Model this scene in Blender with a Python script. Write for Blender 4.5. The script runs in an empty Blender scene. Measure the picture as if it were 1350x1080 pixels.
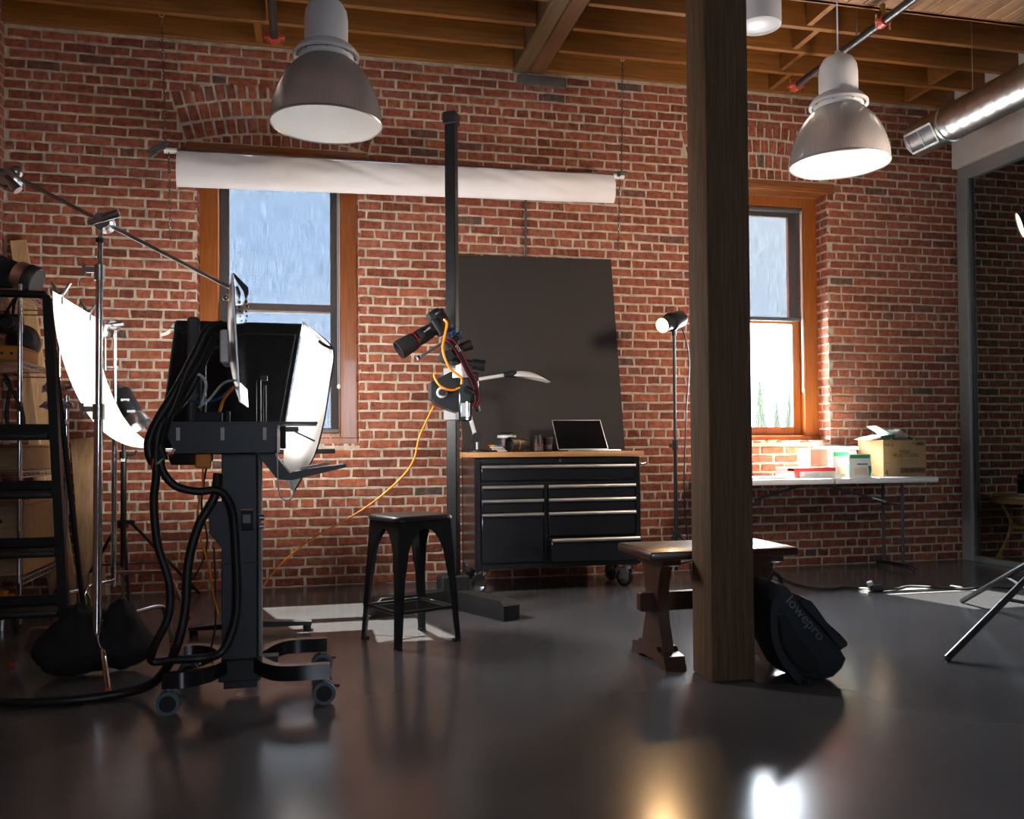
import bpy, bmesh, math, random
from mathutils import Vector, Matrix, noise
random.seed(11)
R = math.radians
SC = bpy.context.scene
COL = SC.collection

# ------------------------------------------------------------------ camera
cam_d = bpy.data.cameras.new('camera'); cam = bpy.data.objects.new('camera', cam_d); COL.objects.link(cam)
_r = Vector((0.97432, -0.22500, -0.00740)).normalized()
_w = Vector((0.22494, 0.97417, 0.01999)).normalized()
_u = _r.cross(_w).normalized(); _r = _w.cross(_u).normalized()
cam.matrix_world = Matrix(((_r.x, _u.x, -_w.x, 0), (_r.y, _u.y, -_w.y, 0), (_r.z, _u.z, -_w.z, 1.0), (0, 0, 0, 1)))
cam_d.sensor_width = 36; cam_d.lens = 1168.5 * 36 / 1350; cam_d.shift_y = 26.08 / 1350
cam_d.clip_start = 0.05; cam_d.clip_end = 300
SC.camera = cam

# ------------------------------------------------------------------ world, sun, daylight, exposure
SC.view_settings.view_transform = 'Standard'; SC.view_settings.look = 'None'
SC.view_settings.gamma = 1.0; SC.view_settings.use_curve_mapping = False
SC.view_settings.exposure = 0.0
wd = bpy.data.worlds.new('daylight'); SC.world = wd; wd.use_nodes = True
nt = wd.node_tree; nt.nodes.clear()
n_out = nt.nodes.new('ShaderNodeOutputWorld'); n_bg = nt.nodes.new('ShaderNodeBackground')
n_tc = nt.nodes.new('ShaderNodeTexCoord'); n_no = nt.nodes.new('ShaderNodeTexNoise')
n_no.inputs['Scale'].default_value = 2.3; n_no.inputs['Detail'].default_value = 5
n_cr = nt.nodes.new('ShaderNodeValToRGB')
n_cr.color_ramp.elements[0].position = 0.40; n_cr.color_ramp.elements[0].color = (0.44, 0.62, 0.92, 1)
n_cr.color_ramp.elements[1].position = 0.66; n_cr.color_ramp.elements[1].color = (0.86, 0.91, 0.97, 1)
nt.links.new(n_tc.outputs['Generated'], n_no.inputs['Vector']); nt.links.new(n_no.outputs['Fac'], n_cr.inputs['Fac'])
nt.links.new(n_cr.outputs['Color'], n_bg.inputs['Color']); nt.links.new(n_bg.outputs['Background'], n_out.inputs['Surface'])
n_bg.inputs['Strength'].default_value = 12.5

def light(name, kind, loc, aim=None, energy=10, color=(1, 1, 1), **kw):
    l = bpy.data.lights.new(name, kind); l.energy = energy; l.color = color
    for k, v in kw.items(): setattr(l, k, v)
    o = bpy.data.objects.new(name, l); COL.objects.link(o); o.location = loc
    if aim is not None:
        o.rotation_euler = (Vector(aim) - Vector(loc)).to_track_quat('-Z', 'Y').to_euler()
    return o
light('sun', 'SUN', (2, 16, 14), (2 + .26, 15, 14 - 1.275), energy=210, color=(1.0, 0.93, 0.82), angle=R(0.5))
# daylight at the sash windows, then added fill lights
light('window_daylight_left', 'AREA', (-0.2, 7.05, 2.05), (-0.2, 0, 1.2), energy=60, color=(0.80, 0.90, 1.0), shape='RECTANGLE', size=0.95, size_y=1.8)
light('window_daylight_right', 'AREA', (3.69, 7.05, 1.62), (3.69, 0, 0.7), energy=170, color=(0.86, 0.93, 1.0), shape='RECTANGLE', size=0.8, size_y=0.85)
light('rear_fill', 'AREA', (1.2, -3.9, 1.9), (1.2, 6.6, 1.8), energy=26, color=(0.95, 0.97, 1.0), shape='RECTANGLE', size=1.0, size_y=1.5)  # added fill from behind the camera, no known source there
light('next_room_fill', 'AREA', (7.5, 3.4, 1.9), (5.5, 5.4, 1.6), energy=20, color=(0.90, 0.95, 1.0), shape='RECTANGLE', size=1.6, size_y=1.6)  # added fill to lift the next room and right-hand bricks, unseen source

# ------------------------------------------------------------------ materials
MATS = {}
def mat(name, col, rough=0.5, metal=0.0, var=0.12, scale=8.0, bump=0.0, bscale=60.0, spec=0.5, coat=0.0, stretch=None, emit=None, col2=None, rvar=0.0):
    m = bpy.data.materials.new(name); m.use_nodes = True; t = m.node_tree; N = t.nodes; L = t.links
    p = N['Principled BSDF']
    tc = N.new('ShaderNodeTexCoord'); mp = N.new('ShaderNodeMapping'); L.new(tc.outputs['Object'], mp.inputs['Vector'])
    if stretch: mp.inputs['Scale'].default_value = stretch
    no = N.new('ShaderNodeTexNoise'); no.inputs['Scale'].default_value = scale; no.inputs['Detail'].default_value = 4
    L.new(mp.outputs['Vector'], no.inputs['Vector'])
    cr = N.new('ShaderNodeValToRGB'); cr.color_ramp.elements[0].position = 0.3; cr.color_ramp.elements[1].position = 0.7
    a = col2 if col2 else tuple(c * (1 - var) for c in col); b = col if col2 else tuple(min(1, c * (1 + var)) for c in col)
    cr.color_ramp.elements[0].color = (*a, 1); cr.color_ramp.elements[1].color = (*b, 1)
    L.new(no.outputs['Fac'], cr.inputs['Fac']); L.new(cr.outputs['Color'], p.inputs['Base Color'])
    p.inputs['Roughness'].default_value = rough; p.inputs['Metallic'].default_value = metal
    p.inputs['Specular IOR Level'].default_value = spec; p.inputs['Coat Weight'].default_value = coat
    if rvar:
        mr = N.new('ShaderNodeMapRange'); mr.inputs['To Min'].default_value = rough - rvar; mr.inputs['To Max'].default_value = rough + rvar
        L.new(no.outputs['Fac'], mr.inputs['Value']); L.new(mr.outputs['Result'], p.inputs['Roughness'])
    if bump:
        n2 = N.new('ShaderNodeTexNoise'); n2.inputs['Scale'].default_value = bscale; n2.inputs['Detail'].default_value = 3
        L.new(mp.outputs['Vector'], n2.inputs['Vector'])
        bp = N.new('ShaderNodeBump'); bp.inputs['Strength'].default_value = bump; bp.inputs['Distance'].default_value = 0.01
        L.new(n2.outputs['Fac'], bp.inputs['Height']); L.new(bp.outputs['Normal'], p.inputs['Normal'])
    if emit:
        p.inputs['Emission Color'].default_value = (*emit[0], 1); p.inputs['Emission Strength'].default_value = emit[1]
    MATS[name] = m
    return m

def wood(name, c1, c2, rough=0.45, grain=(1, 14, 14), scale=5.0, bump=0.1, coat=0.0):
    return mat(name, c2, rough, col2=c1, scale=scale, stretch=grain, bump=bump, bscale=30, coat=coat)

def brick_mat():
    m = bpy.data.materials.new('brick_clay'); m.use_nodes = True; t = m.node_tree; N = t.nodes; L = t.links; p = N['Principled BSDF']
    oi = N.new('ShaderNodeObjectInfo'); ge = N.new('ShaderNodeNewGeometry')
    ad = N.new('ShaderNodeMath'); ad.operation = 'ADD'; L.new(oi.outputs['Random'], ad.inputs[0]); L.new(ge.outputs['Random Per Island'], ad.inputs[1])
    fr = N.new('ShaderNodeMath'); fr.operation = 'FRACT'; L.new(ad.outputs[0], fr.inputs[0])
    cr = N.new('ShaderNodeValToRGB'); cr.color_ramp.interpolation = 'LINEAR'
    els = [(0.0, (0.16, 0.050, 0.030)), (0.2, (0.24, 0.072, 0.040)), (0.45, (0.30, 0.088, 0.048)), (0.65, (0.26, 0.085, 0.055)),
           (0.8, (0.36, 0.115, 0.060)), (0.95, (0.23, 0.088, 0.060)), (0.985, (0.14, 0.065, 0.050)), (1.0, (0.10, 0.075, 0.065))]
    while len(cr.color_ramp.elements) < len(els): cr.color_ramp.elements.new(0.5)
    for e, (q, c) in zip(cr.color_ramp.elements, els): e.position = q; e.color = (*c, 1)
    L.new(fr.outputs[0], cr.inputs['Fac'])
    no = N.new('ShaderNodeTexNoise'); no.inputs['Scale'].default_value = 26; no.inputs['Detail'].default_value = 6
    L.new(ge.outputs['Position'], no.inputs['Vector'])
    mx = N.new('ShaderNodeMix'); mx.data_type = 'RGBA'; mx.blend_type = 'MULTIPLY'; mx.inputs['Factor'].default_value = 0.75
    c2 = N.new('ShaderNodeValToRGB'); c2.color_ramp.elements[0].position = 0.32; c2.color_ramp.elements[1].position = 0.72
    c2.color_ramp.elements[0].color = (0.36, 0.33, 0.33, 1); c2.color_ramp.elements[1].color = (1.25, 1.2, 1.15, 1)
    L.new(no.outputs['Fac'], c2.inputs['Fac']); L.new(cr.outputs['Color'], mx.inputs[6]); L.new(c2.outputs['Color'], mx.inputs[7])
    # pale lime smears, mostly low on the wall as old wear
    mp3 = N.new('ShaderNodeMapping'); mp3.inputs['Scale'].default_value = (26, 26, 5); L.new(ge.outputs['Position'], mp3.inputs['Vector'])
    n3 = N.new('ShaderNodeTexNoise'); n3.inputs['Scale'].default_value = 1; n3.inputs['Detail'].default_value = 7; n3.inputs['Roughness'].default_value = 0.65; L.new(mp3.outputs['Vector'], n3.inputs['Vector'])
    c3 = N.new('ShaderNodeValToRGB'); c3.color_ramp.elements[0].position = 0.54; c3.color_ramp.elements[1].position = 0.76
    c3.color_ramp.elements[0].color = (0, 0, 0, 1); c3.color_ramp.elements[1].color = (0.55, 0.55, 0.55, 1); L.new(n3.outputs['Fac'], c3.inputs['Fac'])
    m2 = N.new('ShaderNodeMix'); m2.data_type = 'RGBA'; L.new(c3.outputs['Color'], m2.inputs['Factor']); L.new(mx.outputs[2], m2.inputs[6]); m2.inputs[7].default_value = (0.42, 0.24, 0.15, 1)
    L.new(m2.outputs[2], p.inputs['Base Color']); p.inputs['Roughness'].default_value = 0.85; p.inputs['Specular IOR Level'].default_value = 0.2
    bp = N.new('ShaderNodeBump'); bp.inputs['Strength'].default_value = 0.5; bp.inputs['Distance'].default_value = 0.006
    n4 = N.new('ShaderNodeTexNoise'); n4.inputs['Scale'].default_value = 70; L.new(ge.outputs['Position'], n4.inputs['Vector'])
    L.new(n4.outputs['Fac'], bp.inputs['Height']); L.new(bp.outputs['Normal'], p.inputs['Normal'])
    MATS['brick'] = m
brick_mat()
mat('mortar', (0.46, 0.39, 0.31), 0.95, var=0.25, scale=16, bump=1.0, bscale=70, spec=0.1)
mat('floor', (0.122, 0.121, 0.130), 0.19, col2=(0.092, 0.091, 0.097), scale=1.3, spec=0.55, rvar=0.015)
mat('white_paint', (0.76, 0.77, 0.77), 0.55, var=0.04)
mat('white_plastic', (0.78, 0.78, 0.76), 0.4, var=0.03)
mat('grey_wall', (0.22, 0.21, 0.20), 0.8, var=0.1)
mat('ceil_deck', (0.10, 0.055, 0.025), 0.7, var=0.2)
wood('joist_wood', (0.15, 0.054, 0.008), (0.27, 0.100, 0.014), 0.55, (0.6, 12, 12), 4)
wood('beam_wood_a', (0.075, 0.045, 0.017), (0.14, 0.085, 0.034), 0.6, (12, 0.5, 12), 4)
wood('beam_wood_b', (0.085, 0.034, 0.011), (0.15, 0.062, 0.02), 0.6, (12, 0.5, 12), 4)
wood('plank_wood', (0.16, 0.075, 0.03), (0.36, 0.19, 0.09), 0.5, (10, 0.6, 10), 4)
wood('post_wood', (0.070, 0.035, 0.014), (0.155, 0.082, 0.036), 0.75, (14, 14, 0.7), 6, 0.35)
wood('window_wood', (0.16, 0.042, 0.005), (0.27, 0.080, 0.010), 0.32, (16, 16, 0.8), 5, 0.05, 0.2)
wood('lintel_wood', (0.14, 0.045, 0.010), (0.24, 0.080, 0.018), 0.4, (0.8, 14, 14), 5)
wood('butcher_wood', (0.42, 0.20, 0.075), (0.58, 0.31, 0.13), 0.4, (1.2, 18, 18), 5)
wood('bench_wood', (0.026, 0.010, 0.005), (0.062, 0.024, 0.011), 0.3, (1.2, 14, 14), 5, 0.1, 0.3)
wood('bench_leg_wood', (0.030, 0.010, 0.004), (0.062, 0.023, 0.009), 0.3, (14, 14, 1.2), 5, 0.1, 0.3)
wood('pine', (0.32, 0.185, 0.085), (0.47, 0.30, 0.155), 0.6, (14, 14, 0.9), 4)
wood('ply', (0.27, 0.16, 0.075), (0.37, 0.235, 0.12), 0.6, (1.0, 10, 10), 4)
wood('rattan', (0.30, 0.17, 0.05), (0.50, 0.30, 0.10), 0.35, (5, 5, 5), 5)
mat('black_metal', (0.012, 0.013, 0.015), 0.40, var=0.2, spec=0.4)
mat('black_gloss', (0.010, 0.011, 0.014), 0.20, var=0.2, spec=0.6)
mat('black_matte', (0.012, 0.012, 0.014), 0.7, var=0.2)
mat('black_rubber', (0.008, 0.008, 0.009), 0.5, var=0.2)
mat('black_fabric', (0.010, 0.010, 0.012), 0.85, var=0.25, bump=0.25, bscale=250)
mat('pack_fabric', (0.010, 0.014, 0.020), 0.7, var=0.25, bump=0.3, bscale=300)
mat('pack_letter', (0.16, 0.18, 0.20), 0.2, var=0.1)
mat('slate_metal', (0.016, 0.022, 0.032), 0.42, var=0.12)
mat('dark_grey', (0.055, 0.058, 0.062), 0.5, var=0.1)
mat('mid_grey', (0.18, 0.18, 0.185), 0.5, var=0.1)
mat('light_grey', (0.50, 0.51, 0.52), 0.45, var=0.06)
mat('pewter', (0.36, 0.35, 0.34), 0.35, 0.6, var=0.06)
mat('chrome', (0.78, 0.78, 0.80), 0.12, 1.0, var=0.04)
mat('steel', (0.55, 0.55, 0.57), 0.28, 1.0, var=0.06)
mat('brushed', (0.62, 0.60, 0.58), 0.34, 1.0, var=0.06)
mat('pipe_iron', (0.055, 0.048, 0.045), 0.4, 0.5, var=0.3, scale=20)
mat('red_paint', (0.42, 0.055, 0.03), 0.45, var=0.2)
mat('galvanised', (0.60, 0.60, 0.58), 0.30, 1.0, var=0.10, scale=10, rvar=0.06)
mat('frame_metal', (0.30, 0.33, 0.34), 0.45, 0.3, var=0.06)
mat('board_black', (0.018, 0.0135, 0.012), 0.75, var=0.12, scale=3)
mat('paper_white', (0.80, 0.78, 0.79), 0.8, var=0.02, bump=0.05, bscale=30)
mat('sweep_white', (0.88, 0.88, 0.88), 0.7, var=0.01)
mat('orange', (0.75, 0.22, 0.008), 0.4, var=0.08)
mat('orange_tool', (0.55, 0.20, 0.015), 0.5, var=0.1)
mat('blue_anod', (0.01, 0.10, 0.30), 0.3, 0.5, var=0.1)
mat('red_ring', (0.50, 0.01, 0.015), 0.4, var=0.1)
mat('cable_white', (0.55, 0.60, 0.64), 0.4, var=0.05)
mat('cable_blue', (0.02, 0.07, 0.22), 0.4, var=0.05)
mat('cable_red', (0.40, 0.02, 0.03), 0.4, var=0.05)
mat('cardboard', (0.29, 0.18, 0.085), 0.85, var=0.07, scale=5, bump=0.1)
mat('ink', (0.030, 0.022, 0.015), 0.8, var=0.1)
mat('ink_faint', (0.22, 0.135, 0.065), 0.85, var=0.1)
mat('red_print', (0.62, 0.03, 0.03), 0.5, var=0.1)
mat('green_print', (0.03, 0.33, 0.12), 0.45, var=0.1)
mat('dark_green', (0.008, 0.10, 0.045), 0.45, var=0.1)
mat('bag_white', (0.80, 0.84, 0.80), 0.4, var=0.05)
mat('bag_grey', (0.50, 0.50, 0.46), 0.45, var=0.3, scale=60)
mat('cream', (0.72, 0.62, 0.42), 0.7, var=0.08)
mat('lens_black', (0.010, 0.010, 0.011), 0.48, var=0.2)
mat('glass_dark', (0.004, 0.004, 0.006), 0.08, var=0.1, spec=0.8)
mat('gold', (0.30, 0.17, 0.05), 0.35, 0.8, var=0.1)
mat('aluminium', (0.70, 0.71, 0.73), 0.3, 1.0, var=0.03)
mat('stone_patch', (0.085, 0.070, 0.065), 0.95, var=0.3, scale=10, bump=0.5)
mat('tyre_blue', (0.10, 0.125, 0.16), 0.5, var=0.08)
mat('tree_green', (0.034, 0.048, 0.031), 0.8, var=0.3)
mat('trunk', (0.10, 0.06, 0.03), 0.8)
mat('gravel', (0.55, 0.53, 0.50), 0.9, var=0.12, scale=1)
mat('lamp_glow', (1, 0.8, 0.5), 0.4, emit=((1.0, 0.62, 0.27), 7.0))
mat('lamp_glow_red', (1, 0.7, 0.5), 0.4, emit=((1.0, 0.60, 0.38), 6.0))
mat('chain_steel', (0.20, 0.20, 0.21), 0.25, 1.0, var=0.2)
mat('lens_white', (0.46, 0.46, 0.46), 0.4, var=0.03, scale=40)
mat('sticker', (0.85, 0.83, 0.62), 0.6)

def cloth_translucent(name, col, fac):
    m = bpy.data.materials.new(name); m.use_nodes = True; t = m.node_tree; N = t.nodes; L = t.links
    N.clear(); o = N.new('ShaderNodeOutputMaterial'); d = N.new('ShaderNodeBsdfDiffuse'); tr = N.new('ShaderNodeBsdfTranslucent'); mx = N.new('ShaderNodeMixShader')
    no = N.new('ShaderNodeTexNoise'); no.inputs['Scale'].default_value = 6; cr = N.new('ShaderNodeValToRGB')
    cr.color_ramp.elements[0].color = (*[c * .93 for c in col], 1); cr.color_ramp.elements[1].color = (*col, 1); L.new(no.outputs['Fac'], cr.inputs['Fac'])
    L.new(cr.outputs['Color'], d.inputs['Color']); L.new(cr.outputs['Color'], tr.inputs['Color'])
    mx.inputs['Fac'].default_value = fac; L.new(d.outputs[0], mx.inputs[1]); L.new(tr.outputs[0], mx.inputs[2]); L.new(mx.outputs[0], o.inputs['Surface'])
    MATS[name] = m
cloth_translucent('softbox_white', (0.92, 0.92, 0.91), 0.75)

def thin_clear(name, tint, gloss, rough=0.02, diff=None, dfac=0.0, ribs=None):
    """a clear sheet: passes light straight through with a tint, plus a fresnel gloss"""
    m = bpy.data.materials.new(name); m.use_nodes = True; t = m.node_tree; N = t.nodes; L = t.links; N.clear()
    o = N.new('ShaderNodeOutputMaterial'); tp = N.new('ShaderNodeBsdfTransparent'); tp.inputs['Color'].default_value = (*tint, 1)
    g = N.new('ShaderNodeBsdfGlossy'); g.inputs['Roughness'].default_value = rough
    lw = N.new('ShaderNodeLayerWeight'); lw.inputs['Blend'].default_value = gloss
    mx = N.new('ShaderNodeMixShader'); L.new(lw.outputs['Fresnel'], mx.inputs['Fac']); 
    base = tp.outputs[0]
    if diff:
        d = N.new('ShaderNodeBsdfDiffuse'); d.inputs['Color'].default_value = (*diff, 1)
        m2 = N.new('ShaderNodeMixShader'); m2.inputs['Fac'].default_value = dfac
        if ribs:
            tc = N.new('ShaderNodeTexCoord'); sp = N.new('ShaderNodeSeparateXYZ'); L.new(tc.outputs['Object'], sp.inputs[0])
            at = N.new('ShaderNodeMath'); at.operation = 'ARCTAN2'; L.new(sp.outputs['Y'], at.inputs[0]); L.new(sp.outputs['X'], at.inputs[1])
            mu = N.new('ShaderNodeMath'); mu.operation = 'MULTIPLY'; mu.inputs[1].default_value = ribs; L.new(at.outputs[0], mu.inputs[0])
            si = N.new('ShaderNodeMath'); si.operation = 'SINE'; L.new(mu.outputs[0], si.inputs[0])
            mr = N.new('ShaderNodeMapRange'); mr.inputs['From Min'].default_value = -1; mr.inputs['To Min'].default_value = dfac - .1; mr.inputs['To Max'].default_value = dfac + .1
            L.new(si.outputs[0], mr.inputs['Value']); L.new(mr.outputs['Result'], m2.inputs['Fac'])
            bp = N.new('ShaderNodeBump'); bp.inputs['Strength'].default_value = 0.5; bp.inputs['Distance'].default_value = 0.01
            L.new(si.outputs[0], bp.inputs['Height']); L.new(bp.outputs['Normal'], g.inputs['Normal']); L.new(bp.outputs['Normal'], d.inputs['Normal'])
        L.new(tp.outputs[0], m2.inputs[1]); L.new(d.outputs[0], m2.inputs[2]); base = m2.outputs[0]
    L.new(base, mx.inputs[1]); L.new(g.outputs[0], mx.inputs[2]); L.new(mx.outputs[0], o.inputs['Surface'])
    MATS[name] = m
thin_clear('window_glass', (0.95, 0.97, 0.97), 0.08)
thin_clear('partition_glass', (0.82, 0.86, 0.84), 0.10)
thin_clear('prismatic', (0.82, 0.77, 0.75), 0.22, 0.14, (0.85, 0.80, 0.78), 0.40, 220)

def shade_mat():
    m = bpy.data.materials.new('solar_screen'); m.use_nodes = True; t = m.node_tree; N = t.nodes; L = t.links; N.clear()
    o = N.new('ShaderNodeOutputMaterial'); d = N.new('ShaderNodeBsdfDiffuse'); d.inputs['Color'].default_value = (0.058, 0.060, 0.066, 1)
    tp = N.new('ShaderNodeBsdfTransparent'); mx = N.new('ShaderNodeMixShader')
    tc = N.new('ShaderNodeTexCoord'); mp = N.new('ShaderNodeMapping'); mp.inputs['Scale'].default_value = (420, 1, 7); L.new(tc.outputs['Object'], mp.inputs['Vector'])
    no = N.new('ShaderNodeTexNoise'); no.inputs['Scale'].default_value = 1.0; no.inputs['Detail'].default_value = 2; L.new(mp.outputs['Vector'], no.inputs['Vector'])
    mr = N.new('ShaderNodeMapRange'); mr.inputs['From Min'].default_value = 0.3; mr.inputs['From Max'].default_value = 0.7
    mr.inputs['To Min'].default_value = 0.22; mr.inputs['To Max'].default_value = 0.32; L.new(no.outputs['Fac'], mr.inputs['Value'])
    L.new(mr.outputs['Result'], mx.inputs['Fac']); L.new(d.outputs[0], mx.inputs[1]); L.new(tp.outputs[0], mx.inputs[2]); L.new(mx.outputs[0], o.inputs['Surface'])
    MATS['solar_screen'] = m
shade_mat()

def brick_flat():
    m = bpy.data.materials.new('brick_far'); m.use_nodes = True; t = m.node_tree; N = t.nodes; L = t.links; p = N['Principled BSDF']
    tc = N.new('ShaderNodeTexCoord'); sp = N.new('ShaderNodeSeparateXYZ'); cb = N.new('ShaderNodeCombineXYZ')
    L.new(tc.outputs['Object'], sp.inputs[0]); ad = N.new('ShaderNodeMath'); L.new(sp.outputs['X'], ad.inputs[0]); L.new(sp.outputs['Y'], ad.inputs[1])
    L.new(ad.outputs[0], cb.inputs['X']); L.new(sp.outputs['Z'], cb.inputs['Y'])
    b = N.new('ShaderNodeTexBrick'); b.inputs['Scale'].default_value = 1; b.inputs['Brick Width'].default_value = .22; b.inputs['Row Height'].default_value = .0709
    b.inputs['Mortar Size'].default_value = .007; b.inputs['Color1'].default_value = (.26, .075, .042, 1); b.inputs['Color2'].default_value = (.18, .055, .034, 1); b.inputs['Mortar'].default_value = (.34, .265, .195, 1)
    L.new(cb.outputs[0], b.inputs['Vector']); L.new(b.outputs['Color'], p.inputs['Base Color']); p.inputs['Roughness'].default_value = .9
    MATS['brick_far'] = m
brick_flat()

# ------------------------------------------------------------------ mesh helpers
def basis(d):
    d = Vector(d).normalized(); a = Vector((0, 0, 1)) if abs(d.z) < .95 else Vector((1, 0, 0))
    x = a.cross(d).normalized(); return x, d.cross(x)

def smooth_pts(pts, sub):
    P = [Vector(p) for p in pts]
    if sub <= 1 or len(P) < 3: return P
    out = []
    for i in range(len(P) - 1):
        p0 = P[i - 1] if i else P[0] * 2 - P[1]; p1, p2 = P[i], P[i + 1]; p3 = P[i + 2] if i + 2 < len(P) else P[-1] * 2 - P[-2]
        for k in range(sub):
            t = k / sub
            out.append(.5 * ((2 * p1) + (p2 - p0) * t + (2 * p0 - 5 * p1 + 4 * p2 - p3) * t * t + (3 * p1 - p0 - 3 * p2 + p3) * t ** 3))
    out.append(P[-1]); return out

class MB:
    def __init__(s): s.v = []; s.f = []
    def add(s, v, f):
        n = len(s.v); s.v += [Vector(p) for p in v]; s.f += [tuple(i + n for i in q) for q in f]; return s
    def box(s, c, size, rot=None, bev=0.0, seg=1):
        bm = bmesh.new(); bmesh.ops.create_cube(bm, size=1.0)
        for v in bm.verts: v.co = Vector((v.co.x * size[0], v.co.y * size[1], v.co.z * size[2]))
        if bev: bmesh.ops.bevel(bm, geom=bm.edges[:], offset=min(bev, min(size) * .45), segments=seg, affect='EDGES', profile=.5)
        M_ = Matrix.Translation(c) @ (rot.to_4x4() if rot is not None else Matrix())
        bm.verts.index_update(); s.add([M_ @ v.co for v in bm.verts], [[v.index for v in f.verts] for f in bm.faces]); bm.free(); return s
    def bx(s, x0, x1, y0, y1, z0, z1, bev=0.0, seg=1):
        return s.box(((x0 + x1) / 2, (y0 + y1) / 2, (z0 + z1) / 2), (abs(x1 - x0), abs(y1 - y0), abs(z1 - z0)), None, bev, seg)
    def cyl(s, a, b, r0, r1=None, n=16, cap=True):
        a, b = Vector(a), Vector(b); r1 = r0 if r1 is None else r1; x, y = basis(b - a); V = []
        for c, r in ((a, r0), (b, r1)):
            for i in range(n):
                t = 2 * math.pi * i / n; V.append(c + x * r * math.cos(t) + y * r * math.sin(t))
        F = [(i, (i + 1) % n, n + (i + 1) % n, n + i) for i in range(n)]
        if cap: F += [tuple(range(n - 1, -1, -1)), tuple(range(n, 2 * n))]
        return s.add(V, F)
    def tube(s, pts, r, n=8, sub=1, cap=True):
        P = smooth_pts(pts, sub); V = []; F = []; m = len(P); x = None
        for i, p in enumerate(P):
            d = (P[min(i + 1, m - 1)] - P[max(i - 1, 0)]).normalized()
            if x is None: x, y = basis(d)
            else:
                x = (x - d * x.dot(d)).normalized(); y = d.cross(x)
            rr = r(i / (m - 1)) if callable(r) else r
            for k in range(n):
                t = 2 * math.pi * k / n; V.append(p + x * rr * math.cos(t) + y * rr * math.sin(t))
        for i in range(m - 1):
            for k in range(n): F.append((i * n + k, i * n + (k + 1) % n, (i + 1) * n + (k + 1) % n, (i + 1) * n + k))
        if cap: F += [tuple(range(n - 1, -1, -1)), tuple(range((m - 1) * n, m * n))]
        return s.add(V, F)
    def lathe(s, prof, o=(0, 0, 0), ax=(0, 0, 1), n=32, close=False):
        o = Vector(o); ax = Vector(ax).normalized(); x, y = basis(ax); V = []; F = []; m = len(prof)
        for r, z in prof:
            for k in range(n):
                t = 2 * math.pi * k / n; V.append(o + ax * z + x * r * math.cos(t) + y * r * math.sin(t))
        for i in range(m - 1 if not close else m):
            j = (i + 1) % m
            for k in range(n): F.append((i * n + k, i * n + (k + 1) % n, j * n + (k + 1) % n, j * n + k))
        return s.add(V, F)
    def prism(s, poly, vec):
        P = [Vector(p) for p in poly]; n = len(P); vec = Vector(vec)
        return s.add(P + [p + vec for p in P], [tuple(range(n - 1, -1, -1)), tuple(range(n, 2 * n))] + [(i, (i + 1) % n, n + (i + 1) % n, n + i) for i in range(n)])
    def sph(s, c, r, n=14, m=9, sc=(1, 1, 1), rot=None):
        V = []; F = []; c = Vector(c)
        for i in range(m + 1):
            a = math.pi * i / m
            for k in range(n):
                t = 2 * math.pi * k / n; p = Vector((r * sc[0] * math.sin(a) * math.cos(t), r * sc[1] * math.sin(a) * math.sin(t), r * sc[2] * math.cos(a)))
                V.append(c + (rot @ p if rot is not None else p))
        for i in range(m):
            for k in range(n): F.append((i * n + k, i * n + (k + 1) % n, (i + 1) * n + (k + 1) % n, (i + 1) * n + k))
        return s.add(V, F)
    def torus(s, c, ax, Rr, r, n=16, m=6, arc=2 * math.pi, sx=1.0):
        x, y = basis(ax); ax = Vector(ax).normalized(); c = Vector(c); V = []; F = []
        full = arc > 6.28
        for i in range(n + (0 if full else 1)):
            t = arc * i / n; d = x * math.cos(t) * sx + y * math.sin(t)
            for k in range(m):
                q = 2 * math.pi * k / m; V.append(c + d * (Rr + r * math.cos(q)) + ax * r * math.sin(q))
        cnt = n if full else n + 1
        for i in range(n):
            j = (i + 1) % cnt
            for k in range(m): F.append((i * m + k, j * m + k, j * m + (k + 1) % m, i * m + (k + 1) % m))
        return s.add(V, F)
    def grid(s, fn, nu, nv, thick=0.0):
        V = [Vector(fn(i / nu, j / nv)) for j in range(nv + 1) for i in range(nu + 1)]; w_ = nu + 1
        F = [(j * w_ + i, j * w_ + i + 1, (j + 1) * w_ + i + 1, (j + 1) * w_ + i) for j in range(nv) for i in range(nu)]
        if thick:
            n = len(V); nor = []
            for j in range(nv + 1):
                for i in range(nu + 1):
                    a = V[j * w_ + min(i + 1, nu)] - V[j * w_ + max(i - 1, 0)]; b = V[min(j + 1, nv) * w_ + i] - V[max(j - 1, 0) * w_ + i]
                    nn = a.cross(b); nor.append(nn.normalized() if nn.length > 1e-9 else Vector((0, 0, 1)))
            V2 = [p - q * thick for p, q in zip(V, nor)]
            F2 = [tuple(n + i for i in reversed(q)) for q in F]
            edge = [(i, i + 1) for i in range(nu)] + [(nu + j * w_, nu + (j + 1) * w_) for j in range(nv)] + [(nv * w_ + i + 1, nv * w_ + i) for i in range(nu)] + [((j + 1) * w_, j * w_) for j in range(nv)]
            F2 += [(b, a, n + a, n + b) for a, b in edge]; V += V2; F = F + F2
        return s.add(V, F)
    def xf(s, M_): s.v = [M_ @ p for p in s.v]; return s
    def mesh(s, name, smooth=True, ang=38):
        me = bpy.data.meshes.new(name); me.from_pydata([tuple(p) for p in s.v], [], s.f); me.update()
        bm = bmesh.new(); bm.from_mesh(me); bmesh.ops.recalc_face_normals(bm, faces=bm.faces[:]); bm.to_mesh(me); bm.free()
        if smooth:
            me.shade_smooth(); me.set_sharp_from_angle(angle=R(ang))
        return me
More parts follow.
